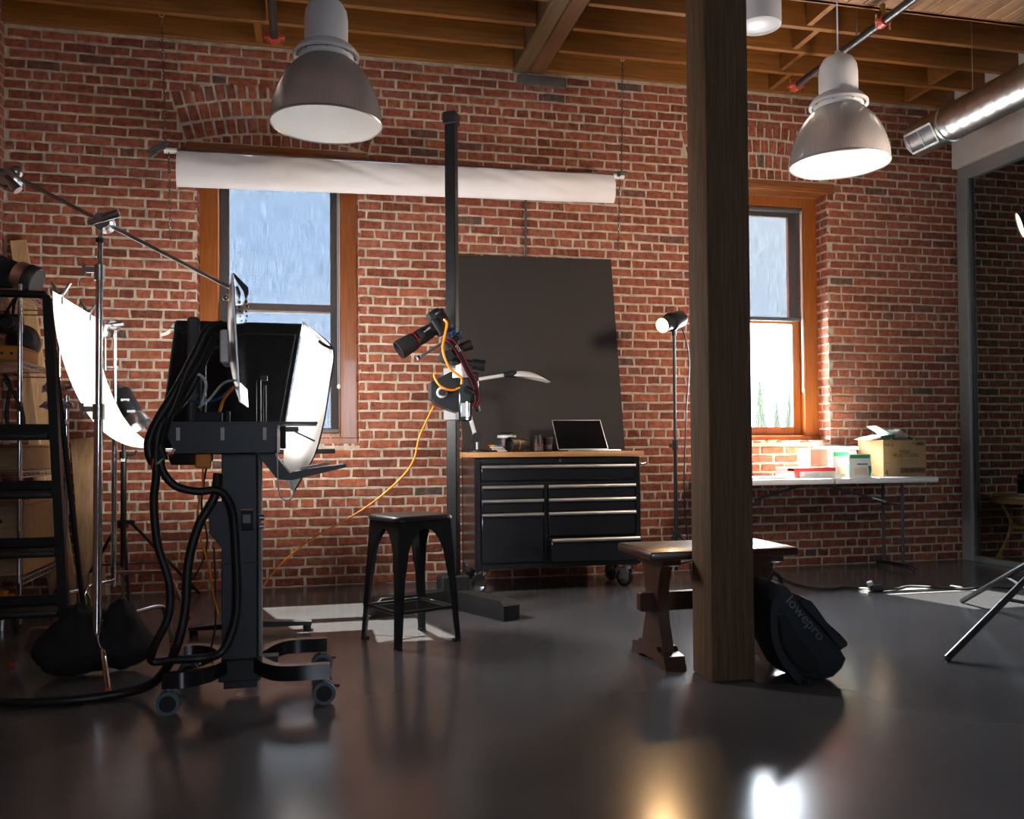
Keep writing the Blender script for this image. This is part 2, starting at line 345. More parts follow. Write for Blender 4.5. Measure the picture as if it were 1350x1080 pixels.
    def build(s, name, m, parent=None, smooth=True, local=False, ang=38):
        o = bpy.data.objects.new(name, None)
        if parent is not None:
            if not local: s.v = [p - Vector(parent.get('_base', (0, 0, 0))) for p in s.v]
        else:
            xs = [p.x for p in s.v]; ys = [p.y for p in s.v]; zs = [p.z for p in s.v]
            b = Vector(((min(xs) + max(xs)) / 2, (min(ys) + max(ys)) / 2, min(zs))); s.v = [p - b for p in s.v]
        me = s.mesh(name, smooth, ang); me.materials.append(MATS[m] if isinstance(m, str) else m)
        bpy.data.objects.remove(o); o = bpy.data.objects.new(name, me); COL.objects.link(o)
        if parent is not None:
            o.parent = parent; 
            o['_base'] = parent.get('_base', (0, 0, 0))
        else:
            o.location = b; o['_base'] = tuple(b)
        return o

def tag(o, label=None, cat=None, group=None, kind=None):
    if label: o['label'] = label
    if cat: o['category'] = cat
    if group: o['group'] = group
    if kind: o['kind'] = kind
    return o
def thing(name, label, cat, loc=(0, 0, 0), rz=0.0, group=None):
    o = bpy.data.objects.new(name, None); COL.objects.link(o); o.location = loc; o.rotation_euler = (0, 0, rz); o.empty_display_size = .05
    o['_base'] = tuple(loc); return tag(o, label, cat, group)
def struct(name, label=None, cat=None, loc=(0, 0, 0)):
    o = bpy.data.objects.new(name, None); COL.objects.link(o); o.location = loc; o['_base'] = tuple(loc); return tag(o, label, cat, kind='structure')
def clone(root, loc, rz=None, label=None):
    c = root.copy(); COL.objects.link(c); c.location = loc; c['_base'] = tuple(loc)
    if rz is not None: c.rotation_euler = (0, 0, rz)
    if label: c['label'] = label
    def rec(a, b):
        for ch in a.children:
            if ch == b: continue
            k = ch.copy(); COL.objects.link(k); k.parent = b; rec(ch, k)
    rec(root, c); return c
_fonts = {}
def text(body, size, o, xdir, ydir, name, m, parent, ext=0.0008, align='LEFT', shear=0.0, wide=1.0, local=False):
    cu = bpy.data.curves.new(name, 'FONT'); cu.body = body; cu.size = size; cu.extrude = ext; cu.align_x = align; cu.shear = shear; cu.resolution_u = 3
    t = bpy.data.objects.new(name, cu); COL.objects.link(t); dg = bpy.context.evaluated_depsgraph_get(); dg.update()
    me = bpy.data.meshes.new_from_object(t.evaluated_get(dg)); bpy.data.objects.remove(t)
    x = Vector(xdir).normalized(); z = x.cross(Vector(ydir)).normalized(); y = z.cross(x)
    mb = MB(); mb.add([Vector(o) + x * v.co.x * wide + y * v.co.y + z * v.co.z for v in me.vertices], [tuple(p.vertices) for p in me.polygons])
    return mb.build(name, m, parent, smooth=False, local=local)
D = 6.615
# ------------------------------------------------------------------ floor, walls, ceiling
XL, XR, YB = -2.01, 7.6, -4.0
tag(MB().bx(XL - .3, XR + .3, YB - .3, D + .36, -.12, 0).build('floor', 'floor', None, smooth=False), 'dark polished concrete floor with glossy reflections', 'floor', kind='structure')
OP = [(-0.763, 0.371), (3.122, 4.257)]      # window openings in the brick wall
ZS, ZT, ZTOP = 1.035, 3.11, 3.905
wallB = struct('wall_back', 'red brick back wall with pale mortar and arched window heads', 'wall', (1.7, D + .18, 0))
def wall_boxes(mb, y0, y1, xa, xb):
    xs = [xa] + [q for o in OP for q in o] + [xb]
    for i in range(0, len(xs), 2): mb.bx(xs[i], xs[i + 1], y0, y1, 0, 4.2)
    for a, b in OP: mb.bx(a, b, y0, y1, 0, ZS); mb.bx(a, b, y0, y1, ZT, 4.2)
    return mb
wall_boxes(MB(), D + .007, D + .36, XL - .3, XR).build('mortar_bed', 'mortar', wallB, smooth=False)

# bricks: real pieces; the ones that show largest are single objects, the rest one joined part
CH, BH, J = 0.0709, 0.0545, 0.0164
def brick_verts(w_, h_, rng, dep=.03):
    """beveled brick front (normal -Y), origin at centre of front face"""
    j = lambda a: rng.uniform(-a, a); b = .0035; V = []
    hw, hh = w_ / 2, h_ / 2; ky = j(.003)
    jx, jz = min(.0045, hw * .12), min(.0032, hh * .12)
    base = [(-1, -1), (-.33, -1), (.33, -1), (1, -1), (1, 1), (.33, 1), (-.33, 1), (-1, 1)]
    c = [(hw * a + j(jx), hh * q + j(jz)) for a, q in base]; n = len(c)
    for x, z in c: V.append((x - math.copysign(b, x) if abs(x) > hw * .7 else x, ky + j(.0016), z - math.copysign(b, z)))
    for x, z in c: V.append((x, b + .002, z))
    for x, z in c: V.append((x, dep, z))
    F = [(0, 1, 6, 7), (1, 2, 5, 6), (2, 3, 4, 5)]
    for a in (0, n):
        for i in range(n): F.append((a + i, a + n + i, a + n + (i + 1) % n, a + (i + 1) % n))
    return V, F
rng = random.Random(5)
def brick_mesh(w_):
    V, F = brick_verts(w_, BH, rng); me = bpy.data.meshes.new('brick'); me.from_pydata(V, [], F); me.update(); me.materials.append(MATS['brick']); return me
B_S = [brick_mesh(.2036) for _ in range(14)]; B_H = [brick_mesh(.0936) for _ in range(8)]
AC = [((a + b) / 2, 1.09) for a, b in OP]; RI, RO, AT = 2.2, 2.565, R(17)
def arch_half(z):
    q = z - 1.09
    if z < 3.19 or q >= RO: return 0
    return min(math.sqrt(RO * RO - q * q), q * math.tan(AT) + .0)
def blocked(z0, z1):
    out = []; zm = (z0 + z1) / 2
    for (a, b), (cx, cz) in zip(OP, AC):
        if z1 > ZS + .01 and z0 < ZT - .01: out.append((a, b))
        elif z0 < 3.19 and z1 > ZT: out.append((cx - .637, cx + .637))
        h = arch_half(zm + .018)
        if h: out.append((cx - h, cx + h))
    if z0 > 3.79: out.append((1.57, 1.99))
    return out
cands = []
rows = int(ZTOP / CH)
for i in range(rows):
    z0 = i * CH + J / 2; z1 = z0 + BH; hdr = (i - 50) % 7 == 0
    pitch = .110 if hdr else .220; off = (.0 if i % 2 else .11) + (.055 if hdr else 0) + rng.uniform(-.012, .012)
    blk = blocked(z0, z1); x = XL - .3 + off
    while x < XR:
        L = pitch
        segs = [(x, x + L - J)] if hdr or rng.random() > .045 else [(x, x + .11 - J), (x + .11, x + L - J)]
        x += L
        for a, b in blk:
            ns = []
            for p, q in segs:
                if q <= a or p >= b: ns.append((p, q)); continue
                if p < a - .02: ns.append((p, a - .004))
                if q > b + .02: ns.append((b + .004, q))
            segs = ns
        for p, q in segs:
            p = max(p, XL + .004)
            if q - p > .025: cands.append((p, q, z0, z1))
def proj(x, y, z):
    d = Vector((x, y, z - 1)); k = d.dot(_w); return 675 + 1168.5 * d.dot(_r) / k, 566 - 1168.5 * d.dot(_u) / k
HID = [(225, 190, 815, 270), (583, 140, 905, 790), (897, 0, 995, 900), (355, 0, 505, 180), (1040, 80, 1175, 240), (200, 395, 470, 920), (0, 380, 210, 900), (1255, 0, 1400, 800), (1090, 565, 1240, 640), (470, 660, 615, 800)]
def score(c):
    p, q, z0, z1 = c; u0, v0 = proj(p, D, z0); u1, v1 = proj(q, D, z1); cu, cv = (u0 + u1) / 2, (v0 + v1) / 2
    if not (4 < cu < 1346 and 4 < cv < 1076): return 0
    if any(a < cu < c_ and b < cv < d_ for a, b, c_, d_ in HID): return 0
    full = abs((q - p) - .2036) < .002 or abs((q - p) - .0936) < .002
    return abs(u1 - u0) * abs(v1 - v0) if full else 0
order = sorted(range(len(cands)), key=lambda i: -score(cands[i])); single = set(order[:286])
field = MB()
for i, (p, q, z0, z1) in enumerate(cands):
    if i in single:
        o = bpy.data.objects.new('brick', rng.choice(B_S if q - p > .15 else B_H)); COL.objects.link(o); o.parent = wallB
        o.location = Vector(((p + q) / 2, D + rng.uniform(-.002, .002), (z0 + z1) / 2)) - wallB.location; o.rotation_euler = (0, rng.uniform(-.006, .006), 0)
    else:
        V, F = brick_verts(q - p, z1 - z0, rng); field.add([Vector(v) + Vector(((p + q) / 2, D + rng.uniform(-.002, .002), (z0 + z1) / 2)) for v in V], F)
# arch rings, the small bricks under them and the bricks that turn into the window reveals
def put_brick(cx, cz, w_, h_, ang, dy=0.0):
    V, F = brick_verts(w_, h_, rng); c, s = math.cos(ang), math.sin(ang)
    field.add([Vector((cx + v[0] * c + v[2] * s, D - .003 + v[1] + dy, cz - v[0] * s + v[2] * c)) for v in V], F)
for cx, cz in AC:
    for k in range(3):
        r0 = RI + k * .125; rm = r0 + .055; n = int(2 * AT * rm / .071)
        for q in range(n):
            a = -AT + (q + .5) * 2 * AT / n; put_brick(cx + rm * math.sin(a), cz + rm * math.cos(a), 2 * AT * rm / n - .017, .102, a)
    x = cx - .60
    while x < cx + .60:
        top = cz + math.sqrt(RI * RI - (x + .03 - cx) ** 2) - .012; h = top - 3.20
        if h > .02: put_brick(x + .031, 3.20 + h / 2, .056, h, 0, .005)
        x += .069
for a, b in OP:
    for i in range(int(ZS / CH), int(ZT / CH) + 1):
        z = i * CH + CH / 2
        if z < ZS or z > ZT: continue
        for x, sgn in ((a, 1), (b, -1)):
            V, F = brick_verts(.16 if i % 2 else .10, BH, rng, .02)
            dy = .09 if i % 2 else .055
            field.add([Vector((x + sgn * (.005 - v[1] * 1.0), D + dy + v[0] * sgn, z + v[2])) for v in V], F)
            if i % 2 == 0:
                V, F = brick_verts(.045, BH, rng, .02); field.add([Vector((x + sgn * (.005 - v[1]), D + .142 + v[0] * sgn, z + v[2])) for v in V], F)
    x = a + .004
    while x < b - .05:                                   # rowlock sill
        V, F = brick_verts(.09, .15, rng, .02); field.add([Vector((x + .05 + v[0], D + .082 + v[2], ZS + .004 - v[1])) for v in V], F); x += .105
o = field.build('brick_field', 'brick', wallB, smooth=False); tag(o, kind='stuff')
MB().box((1.785, D - .002, 3.842), (.40, .05, .085), None, .02, 2).build('bearing_stone', 'stone_patch', wallB)
tag(MB().bx(XL - .3, XL, YB, D + .3, 0, 4.2).build('wall_left', 'brick_far', None, smooth=False), 'brick side wall at the left corner', 'wall', kind='structure')
wr = struct('wall_rear', 'grey rear wall with an added opening for fill light', 'wall', (1.2, YB - .15, 0))
m = MB()
for a, b, c, d in ((XL, .7, 0, 4.2), (1.7, XR, 0, 4.2), (.7, 1.7, 0, 1.05), (.7, 1.7, 2.75, 4.2)): m.bx(a, b, YB - .3, YB, c, d)
m.bx(1.17, 1.23, YB - .2, YB - .1, 1.05, 2.75)
m.build('wall_panel', 'grey_wall', wr, smooth=False)
tag(MB().bx(XR, XR + .3, YB, D + .3, 0, 4.2).build('wall_right', 'grey_wall', None, smooth=False), 'grey far wall of the room beyond the glass', 'wall', kind='structure')

# ceiling: deck, joists with bridging, double main beam, plank soffit
ce = struct('ceiling', 'open timber ceiling of warm brown joists and planks', 'ceiling', (1.7, 3, 4.2))
MB().bx(XL - .3, XR + .3, YB - .3, D + .36, 4.19, 4.3).build('deck', 'ceil_deck', ce, smooth=False)
jy = [6.585 - .355 * k for k in range(6)]
for side, xa, xb in ((0, XL, 1.55), (1, 1.815, XR)):
    for k, y in enumerate(jy):
        if side == 1 and k == 5: continue
        MB().bx(xa, xb, y - .022, y + .022, 3.912, 4.19, .003).build('joist', 'joist_wood', ce, smooth=False)
MB().bx(1.555, 1.675, YB, D + .02, 3.90, 4.19, .006).build('main_beam', 'beam_wood_a', ce, smooth=False)
MB().bx(1.682, 1.805, YB, D + .02, 3.905, 4.19, .006).build('main_beam', 'beam_wood_b', ce, smooth=False)
for k, x in ((0, 3.72), (1, 3.62), (2, 3.52), (3, 3.42), (0, -.33), (1, -.24), (2, -.30), (0, 5.0), (1, 4.95)):
    y1, y0 = jy[k] - .022, jy[k + 1] + .022
    MB().bx(x - .022, x + .022, y0, y1, 3.925, 4.18).build('bridging_block', 'joist_wood', ce, smooth=False)
MB().bx(1.815, 5.47, 5.13, 5.17, 3.912, 4.19).build('joist', 'joist_wood', ce, smooth=False)
x = 1.82
while x < 5.44:
    wv = .118; o = MB().bx(x, min(x + wv - .007, 5.47), 1.2, 5.125, 3.905 + rng.uniform(0, .004), 3.925, .003).build('plank', 'plank_wood', ce, smooth=False); x += wv

# glass partition on the right
gp = struct('wall_glass', 'framed glass partition under a white header on the right', 'glass wall', (5.5, 4, 0))
MB().bx(5.475, 5.75, 1.0, D - .002, 3.39, 4.19, .004).build('header', 'white_paint', gp, smooth=False)
MB().bx(5.52, 5.60, 1.0, D - .01, 3.275, 3.39, .004).build('top_rail', 'frame_metal', gp, smooth=False)
MB().bx(5.512, 5.60, D - .125, D - .003, 0, 3.275, .004).build('frame_post', 'frame_metal', gp, smooth=False)
MB().bx(5.515, 5.59, 1.0, D - .125, 0, .045, .004).build('bottom_rail', 'frame_metal', gp, smooth=False)
MB().bx(5.55, 5.562, 1.0, D - .11, .045, 3.275).build('pane', 'partition_glass', gp, smooth=False)
MB().bx(5.54, 5.572, D - .15, D - .12, .045, 3.275).build('glazing_bead', 'dark_grey', gp, smooth=False)

# windows
def window(name, k, label, blind_z, lab_shade):
    a, b = OP[k]; y = D + .165
    w_ = struct(name, label, 'window', ((a + b) / 2, y, ZS)); c = (a + b) / 2
    MB().bx(a, a + .128, y, y + .15, ZS, ZT, .004).build('jamb', 'window_wood', w_, smooth=False)
    MB().bx(b - .128, b, y, y + .15, ZS, ZT, .004).build('jamb', 'window_wood', w_, smooth=False)
    MB().bx(a + .12, b - .12, y, y + .15, ZT - .085, ZT, .004).build('head', 'window_wood', w_, smooth=False)
    MB().bx(a, b, y - .02, y + .08, ZS - .005, ZS + .045, .006).build('stool_board', 'window_wood', w_, smooth=False)
    MB().bx(c - .637, c + .637, D - .012, D + .16, ZT, ZT + .078, .006).build('lintel', 'lintel_wood', w_, smooth=False)
    MB().bx(c - .60, c + .60, D - .02, D - .010, ZT + .018, ZT + .036, .003).build('lintel_moulding', 'lintel_wood', w_, smooth=False)
    ys = y + .075; zi0, zi1 = ZS + .045, ZT - .085; xa, xb = a + .128, b - .128
    for nm, z0, z1, yy in (('lower_sash', zi0, 2.09, ys), ('upper_sash', 2.03, zi1, ys + .045)):
        s_ = MB().bx(xa, xa + .07, yy, yy + .04, z0, z1, .003).bx(xb - .07, xb, yy, yy + .04, z0, z1, .003).bx(xa + .07, xb - .07, yy, yy + .04, z0, z0 + (.075 if nm[0] == 'l' else .055), .003).bx(xa + .07, xb - .07, yy, yy + .04, z1 - .055, z1, .003).build(nm, 'window_wood', w_, smooth=False)
        MB().bx(xa + .065, xb - .065, yy + .017, yy + .021, z0 + .05, z1 - .05).build('pane', 'window_glass', s_, smooth=False)
    sh = thing('roller_shade', lab_shade, 'roller shade', (c, y + .03, blind_z))
    x0, x1 = xa + .012, xb - .012
    MB().grid(lambda u, v: (x0 + (x1 - x0) * u, y + .034, blind_z + (ZT - .11 - blind_z) * v), 1, 1, .0008).build('screen_fabric', 'solar_screen', sh, smooth=False)
    MB().bx(x0, x1, y + .026, y + .042, blind_z - .02, blind_z + .012, .004).build('hem_bar', 'dark_grey', sh)
    MB().cyl((x0, y + .034, ZT - .105), (x1, y + .034, ZT - .105), .02).build('roller_tube', 'dark_grey', sh)
    MB().bx(x1 + .002, x1 + .010, y + .02, y + .05, ZT - .13, ZT - .086).build('bracket', 'black_metal', sh)
    MB().tube([(x1 + .006, y + .012, ZT - .11), (x1 + .006, y + .012, ZS + .45)], .003, 6).tube([(x1 - .006, y + .010, ZT - .11), (x1 - .006, y + .010, ZS + .45)], .0025, 6).build('bead_cord', 'cable_white', sh)
    MB().sph((x1, y + .008, ZS + .43), .02, 10, 7, (.7, .5, 1)).build('cord_weight', 'white_plastic', sh)
    return w_
window('window_1', 0, 'tall wood-framed sash window on the left of the brick wall', 1.135, 'grey see-through roller shade drawn down over the left window')
window('window_2', 1, 'tall wood-framed sash window half hidden by the timber post', 2.075, 'grey roller shade half lowered in the right window')

# outside
tag(MB().bx(-60, 80, D + .5, 140, -.6, -.5).build('ground_outside', 'gravel', None, smooth=False), 'pale sunlit ground outside the windows', 'ground', kind='structure')
def conifer(x, y, h, lab):
    t = thing('conifer', lab, 'tree', (x, y, -.5), group='conifers outside the window'); r_ = random.Random(int(x * 10)); mb = MB()
    MB().cyl((x, y, -.5), (x, y, h * .5), .12, .05, 8).build('trunk', 'trunk', t)
    for k in range(9):
        z = -.2 + h * k / 9; rr = (1 - k / 9.5) * h * .16; n = 11; V = [(x, y, z + h * .2)]; 
        for q in range(n * 2):
            a = math.pi * q / n + k; s_ = rr * (1 if q % 2 else .62) * r_.uniform(.85, 1.1); V.append((x + s_ * math.cos(a), y + s_ * math.sin(a), z - (.12 if q % 2 else 0)))
        mb.add(V, [(0, 1 + q, 1 + (q + 1) % (2 * n)) for q in range(2 * n)] + [tuple(range(2 * n, 0, -1))])
    mb.build('foliage', 'tree_green', t, smooth=False)
for x, y, h, lab in ((16.4, 30, 3.5, 'pale green conifer outside the right window, nearest the post'), (18.95, 33.3, 3.0, 'shortest conifer outside the right window, middle of three'), (17.6, 30, 3.1, 'conifer outside the right window nearest its right sash stile')): conifer(x, y, h, lab)
# ------------------------------------------------------------------ post, pipes, duct, pendants
po = tag(MB().bx(1.657, 1.860, 3.468, 3.665, 0, 3.906, .012, 2).build('timber_post', 'post_wood', None), 'thick dark-stained square timber post standing in front of the bench', 'post')

def pipe(x, y0, y1, z, r, label):
    t = thing('sprinkler_pipe', label, 'pipe', (x, y1, z), group='ceiling sprinkler pipes')
    MB().cyl((x, y0, z), (x, y1, z), r).build('pipe_run', 'pipe_iron', t)
    MB().cyl((x, y1 - .02, z), (x, y1 + .045, z), r * 1.35).bx(x - r * 2.3, x + r * 2.3, y1 - .015, y1 + .04, z - r * .5, z + r * .5, .006).build('coupling', 'red_paint', t)
    for s in (-1, 1): MB().cyl((x + s * r * 1.9, y1 + .012, z - .055), (x + s * r * 1.9, y1 + .012, z + .045), .006, n=8).build('bolt', 'chrome', t)
    return t
pl = pipe(-.207, 2.0, 6.06, 3.75, .028, 'dark iron sprinkler pipe beside the left pendant lamp')
MB().cyl((-.207, 5.2, 3.75), (-.207, 5.2, 4.19), .006, n=8).build('hanger_rod', 'steel', pl)
pr_ = pipe(3.655, 1.5, 6.06, 3.75, .026, 'dark iron sprinkler pipe running behind the right pendant lamp')
MB().cyl((3.655, 4.99, 3.75), (3.655, 5.05, 3.75), .037).bx(3.6, 3.71, 5.0, 5.035, 3.738, 3.762, .005).build('coupling', 'red_paint', pr_)
for s in (-1, 1): MB().cyl((3.655 + s * .05, 5.018, 3.70), (3.655 + s * .05, 5.018, 3.79), .006, n=8).build('bolt', 'chrome', pr_)
MB().cyl((3.655, 5.018, 3.78), (3.655, 5.018, 3.86), .012, .02, 10).build('sprinkler_head', 'gold', pr_)
MB().cyl((3.655, 5.30, 3.75), (3.655, 5.30, 4.0), .006, n=8).build('hanger_rod', 'steel', pr_)

dt = thing('spiral_duct', 'galvanised spiral air duct with a louvred grille at its end', 'duct', (4.70, 6.05, 3.31))
dx, dz, dr = 4.70, 3.405, .135
prof = [(0, 0), (dr * .9, 0), (dr, .012), (dr, .34)]
z = .34
while z < 4.8: prof += [(dr, z), (dr + .0018, z + .006), (dr, z + .012)]; z += .115
prof += [(dr, 4.8)]
MB().lathe(prof, (dx, 6.05, dz), (0, -1, 0), 40).build('duct_run', 'galvanised', dt)
MB().lathe([(dr + .002, .36), (dr + .012, .365), (dr + .012, .385), (dr + .002, .39)], (dx, 6.05, dz), (0, -1, 0), 40).build('collar_seam', 'galvanised', dt)
# grille facing down-left
gn = Vector((-.86, 0, -.50)); gt = Vector((.50, 0, -.86)); gc = Vector((dx, 5.85, dz)) + gn * (dr - .004)
Rg = Matrix((( 0, gt.x, gn.x), (1, gt.y, gn.y), (0, gt.z, gn.z)))
g = MB()
for s in (-1, 1): g.box(gc + gt * s * .076 + gn * .006, (.30, .022, .022), Rg, .003); g.box(gc + Vector((0, s * .145, 0)) + gn * .006, (.016, .15, .022), Rg, .003)
gr = g.build('grille_frame', 'galvanised', dt)
MB().box(gc - gn * .004, (.28, .14, .006), Rg).build('grille_back', 'black_matte', gr)
MB().box(gc + gn * .008, (.010, .14, .012), Rg).build('mullion', 'steel', gr)
for k in range(17):
    if k != 8: MB().box(gc + Vector((0, -.128 + k * .016, 0)) + gn * .003, (.0035, .135, .010), Rg).build('louvre', 'steel', gr, smooth=False)
for y in (5.45, 4.3): MB().cyl((dx, y, dz + dr), (dx, y, 4.19), .003, n=6).build('hanger_wire', 'steel', dt)

def pendant(loc, label, tilt=0):
    x, y, z = loc; t = thing('pendant_lamp', label, 'pendant lamp', loc, group='prismatic pendant lamps')
    P = [(.268, .006), (.280, 0), (.2795, .04), (.271, .10), (.255, .155), (.231, .21), (.199, .262), (.163, .302), (.135, .325)]
    MB().lathe(P, loc, n=72).build('prismatic_shade', 'prismatic', t)
    MB().lathe([(.2795, -.004), (.284, .002), (.280, .008), (.274, .004)], loc, n=60, close=True).build('rim', 'pewter', t)
    MB().lathe([(0, .010), (.12, .006), (.22, .003), (.276, .002)], loc, n=48).build('lens_disc', 'lens_white', t)
    MB().lathe([(.128, .325), (.140, .335), (.140, .352), (.128, .356)], loc, n=48).build('lens_collar', 'white_plastic', t)
    MB().lathe([(.150, .350), (.166, .345), (.166, .362), (.140, .395), (.112, .412)], loc, n=48).build('collar_ring', 'white_paint', t)
    MB().lathe([(.108, .405), (.110, .44), (.110, .54), (.104, .585), (.084, .622), (.050, .642), (.018, .648), (.018, .67), (.012, .675), (0, .675)], loc, n=48).build('housing', 'white_paint', t)
    for k in range(8):
        a = k * math.pi / 4; MB().box((x + .142 * math.cos(a), y + .142 * math.sin(a), z + .352), (.006, .02, .016), Matrix.Rotation(a + math.pi / 2, 3, 'Z')).build('spacer', 'steel', t)
    MB().tube([(x, y, z + .67), (x, y, 3.91)], .005, 8).build('cord', 'white_plastic', t)
    return t
pendant((.100, 4.60, 2.655), 'bell-shaped prismatic pendant lamp hanging over the left window, the nearer one')
pendant((3.045, 4.60, 2.640), 'bell-shaped prismatic pendant lamp hanging to the right of the timber post')
t = thing('cylinder_lamp', 'white cylinder ceiling lamp cut by the top edge beside the post', 'ceiling lamp', (2.54, 4.6, 3.41))
MB().lathe([(.112, .012), (.122, 0), (.124, .02), (.124, .46), (.10, .49), (0, .49)], (2.54, 4.6, 3.41), n=40).build('housing', 'white_paint', t)
MB().lathe([(0, -.008), (.06, -.003), (.108, .010), (.112, .012)], (2.54, 4.6, 3.41), n=40).build('lens', 'lens_white', t)

# ------------------------------------------------------------------ paper roll, chains, black board
pr0 = thing('backdrop_roll', 'wide roll of white backdrop paper hung across the brick wall', 'backdrop roll', (.7, 6.365, 2.79))
def roll_pt(u, v):
    x = -.863 + 3.141 * u; zt = 3.045 + .030 * u; h = .255 - .030 * u
    a = 2 * math.pi * v; sx = math.sin(a); cz = -math.cos(a)
    wr_ = .010 * noise.noise((x * 3.1, cz * 1.5, 0)) + .004 * noise.noise((x * 9, cz * 3, 4))
    top = max(0, cz); dep = .052 * (1 - .45 * top) if cz < 0 else .052 * (1 - .5 * top ** 1.2)
    crease = .022 * max(0, noise.noise((x * 7 + cz * 2.5, 1, 1))) * (1 if cz > -.3 else .2)
    return (x, 6.365 + sx * (dep + wr_) - (crease if sx < 0 else 0) * -1, zt - h / 2 + cz * h / 2 + (.004 * noise.noise((x * 4, 7, 7)) if cz > .5 else 0))
rl = MB().grid(lambda u, v: roll_pt(u, v), 150, 28)
n0 = len(rl.v); w0 = 151
rl.f.append(tuple(j * w0 for j in range(28))); rl.f.append(tuple(j * w0 + 150 for j in range(27, -1, -1)))
rl.build('paper', 'paper_white', pr0, ang=60)
MB().cyl((-.945, 6.365, 3.035), (2.36, 6.365, 3.06), .014).build('crossbar', 'steel', pr0)
MB().cyl((-.945, 6.365, 3.035), (-.86, 6.365, 3.036), .02).cyl((2.275, 6.365, 3.06), (2.36, 6.365, 3.06), .02).build('core_end', 'white_plastic', pr0)
def chain(x0, z0, x1, z1, y, label):
    t = thing('hanging_chain', label, 'chain', (x1, y, min(z0, z1)), group='backdrop chains'); m = MB(); n = int(abs(z1 - z0) / .024)
    for k in range(n):
        f = (k + .5) / n; c = (x0 + (x1 - x0) * f, y, z0 + (z1 - z0) * f); ax = (1, 0, 0) if k % 2 else (0, 1, 0)
        mm = MB().torus((0, 0, 0), (0, 0, 1), .0075, .0022, 10, 5); mm.v = [Vector((p.x, p.z, p.y * 1.75)) if k % 2 else Vector((p.z, p.x, p.y * 1.75)) for p in mm.v]
        m.add([p + Vector(c) for p in mm.v], mm.f)
    m.build('chain_links', 'chain_steel', t, ang=80); return t
ca = chain(-.958, 3.93, -.932, 3.08, 6.345, 'steel chain hanging the left end of the white paper roll')
MB().box((-.985, 6.345, 3.035), (.115, .022, .045), Matrix.Rotation(R(32), 3, 'Y') @ Matrix.Rotation(R(-62), 3, 'Y'), .004).cyl((-.93, 6.33, 3.08), (-.93, 6.38, 3.08), .014, n=10).box((-1.01, 6.345, 3.0), (.05, .03, .03), Matrix.Rotation(R(-30), 3, 'Y'), .004).build('hoist_hook', 'dark_grey', ca)
chain(-.912, 3.02, -.900, 2.42, 6.35, 'thin pull chain dangling below the left end of the paper roll')
MB().torus((-.958, 6.345, 3.955), (0, 1, 0), .014, .004, 12, 6).build('eye_hook', 'steel', ca)
cb_ = chain(2.352, 3.93, 2.335, 3.08, 6.345, 'steel chain hanging the right end of the white paper roll')
MB().cyl((2.32, 6.33, 3.075), (2.37, 6.33, 3.075), .016, n=10).bx(2.30, 2.325, 6.33, 6.36, 3.05, 3.09, .004).build('hoist_hook', 'dark_grey', cb_)
MB().torus((2.352, 6.345, 3.955), (0, 1, 0), .014, .004, 12, 6).build('eye_hook', 'steel', cb_)
chain(2.322, 3.03, 2.304, 2.49, 6.35, 'thin pull chain dangling below the right end of the paper roll')
tag(MB().tube([(1.64, D - .02, 2.40), (1.645, D - .02, 2.97)], .009, 8).build('conduit', 'dark_grey', None), 'thin grey conduit on the bricks above the black board', 'conduit')
bq = math.atan2(.20, 1.50)
tag(MB().add([(1.10, 6.355, .97), (2.345, 6.355, .97), (2.325, 6.575, 2.467), (1.095, 6.575, 2.45), (1.10, 6.368, .97), (2.345, 6.368, .97), (2.325, 6.588, 2.467), (1.095, 6.588, 2.45)],
    [(0, 1, 2, 3), (7, 6, 5, 4), (0, 4, 5, 1), (1, 5, 6, 2), (2, 6, 7, 3), (3, 7, 4, 0)]).build('black_board', 'board_black', None, smooth=False), 'large matte black board leaning on the brick wall behind the tool chest', 'board')
tag(MB().bx(1.125, 1.185, 6.54, 6.56, 0, 1.0, .002).build('narrow_board', 'board_black', None, smooth=False), 'narrow black board upright beside the tool chest, behind the column', 'board')

# ------------------------------------------------------------------ tool chest
tc = thing('tool_chest', 'black rolling tool chest with chrome drawer pulls and a wooden top', 'tool chest', (1.695, 6.13, 0))
YF = 5.90
b = MB().bx(1.10, 2.29, YF + .012, 6.36, .17, .925)
b.bx(1.10, 1.142, YF, YF + .02, .17, .925, .004).bx(2.252, 2.29, YF, YF + .02, .17, .925, .004).bx(1.142, 2.252, YF, YF + .02, .17, .205, .004).bx(1.583, 1.61, YF, YF + .02, .2, .745, .003).bx(1.142, 2.252, YF, YF + .02, .740, .762, .003)
b.build('body', 'black_gloss', tc, smooth=False)
MB().bx(1.142, 2.252, YF - .002, YF + .015, .885, .925, .003).build('top_panel', 'black_gloss', tc)
MB().cyl((1.70, YF - .008, .905), (1.70, YF, .905), .010).build('lock', 'chrome', tc)
MB().bx(1.043, 2.31, 5.875, 6.37, .93, .965, .005, 2).build('worktop', 'butcher_wood', tc)
def drawer(x0, x1, z0, z1, out=0.0):
    o = MB().bx(x0, x1, YF - .008 - out, YF + .012 - (out if not out else 0), z0, z1, .004)
    if out: o.bx(x0 + .01, x1 - .01, YF - out, YF + .02, z0 + .01, z1 - .03)
    d = o.build('drawer', 'black_gloss', tc)
    yh = YF - .010 - out
    MB().add([(x, yy, zz) for x in (x0, x1) for yy, zz in ((yh + .004, z1 + .002), (yh - .012, z1 + .002), (yh - .018, z1 - .006), (yh - .018, z1 - .016), (yh - .012, z1 - .022), (yh + .004, z1 - .022))],
             [(0, 1, 2, 3, 4, 5), (11, 10, 9, 8, 7, 6)] + [(i, (i + 1) % 6, 6 + (i + 1) % 6, 6 + i) for i in range(6)]).build('pull', 'brushed', d, ang=50)
drawer(1.147, 2.247, .772, .874)
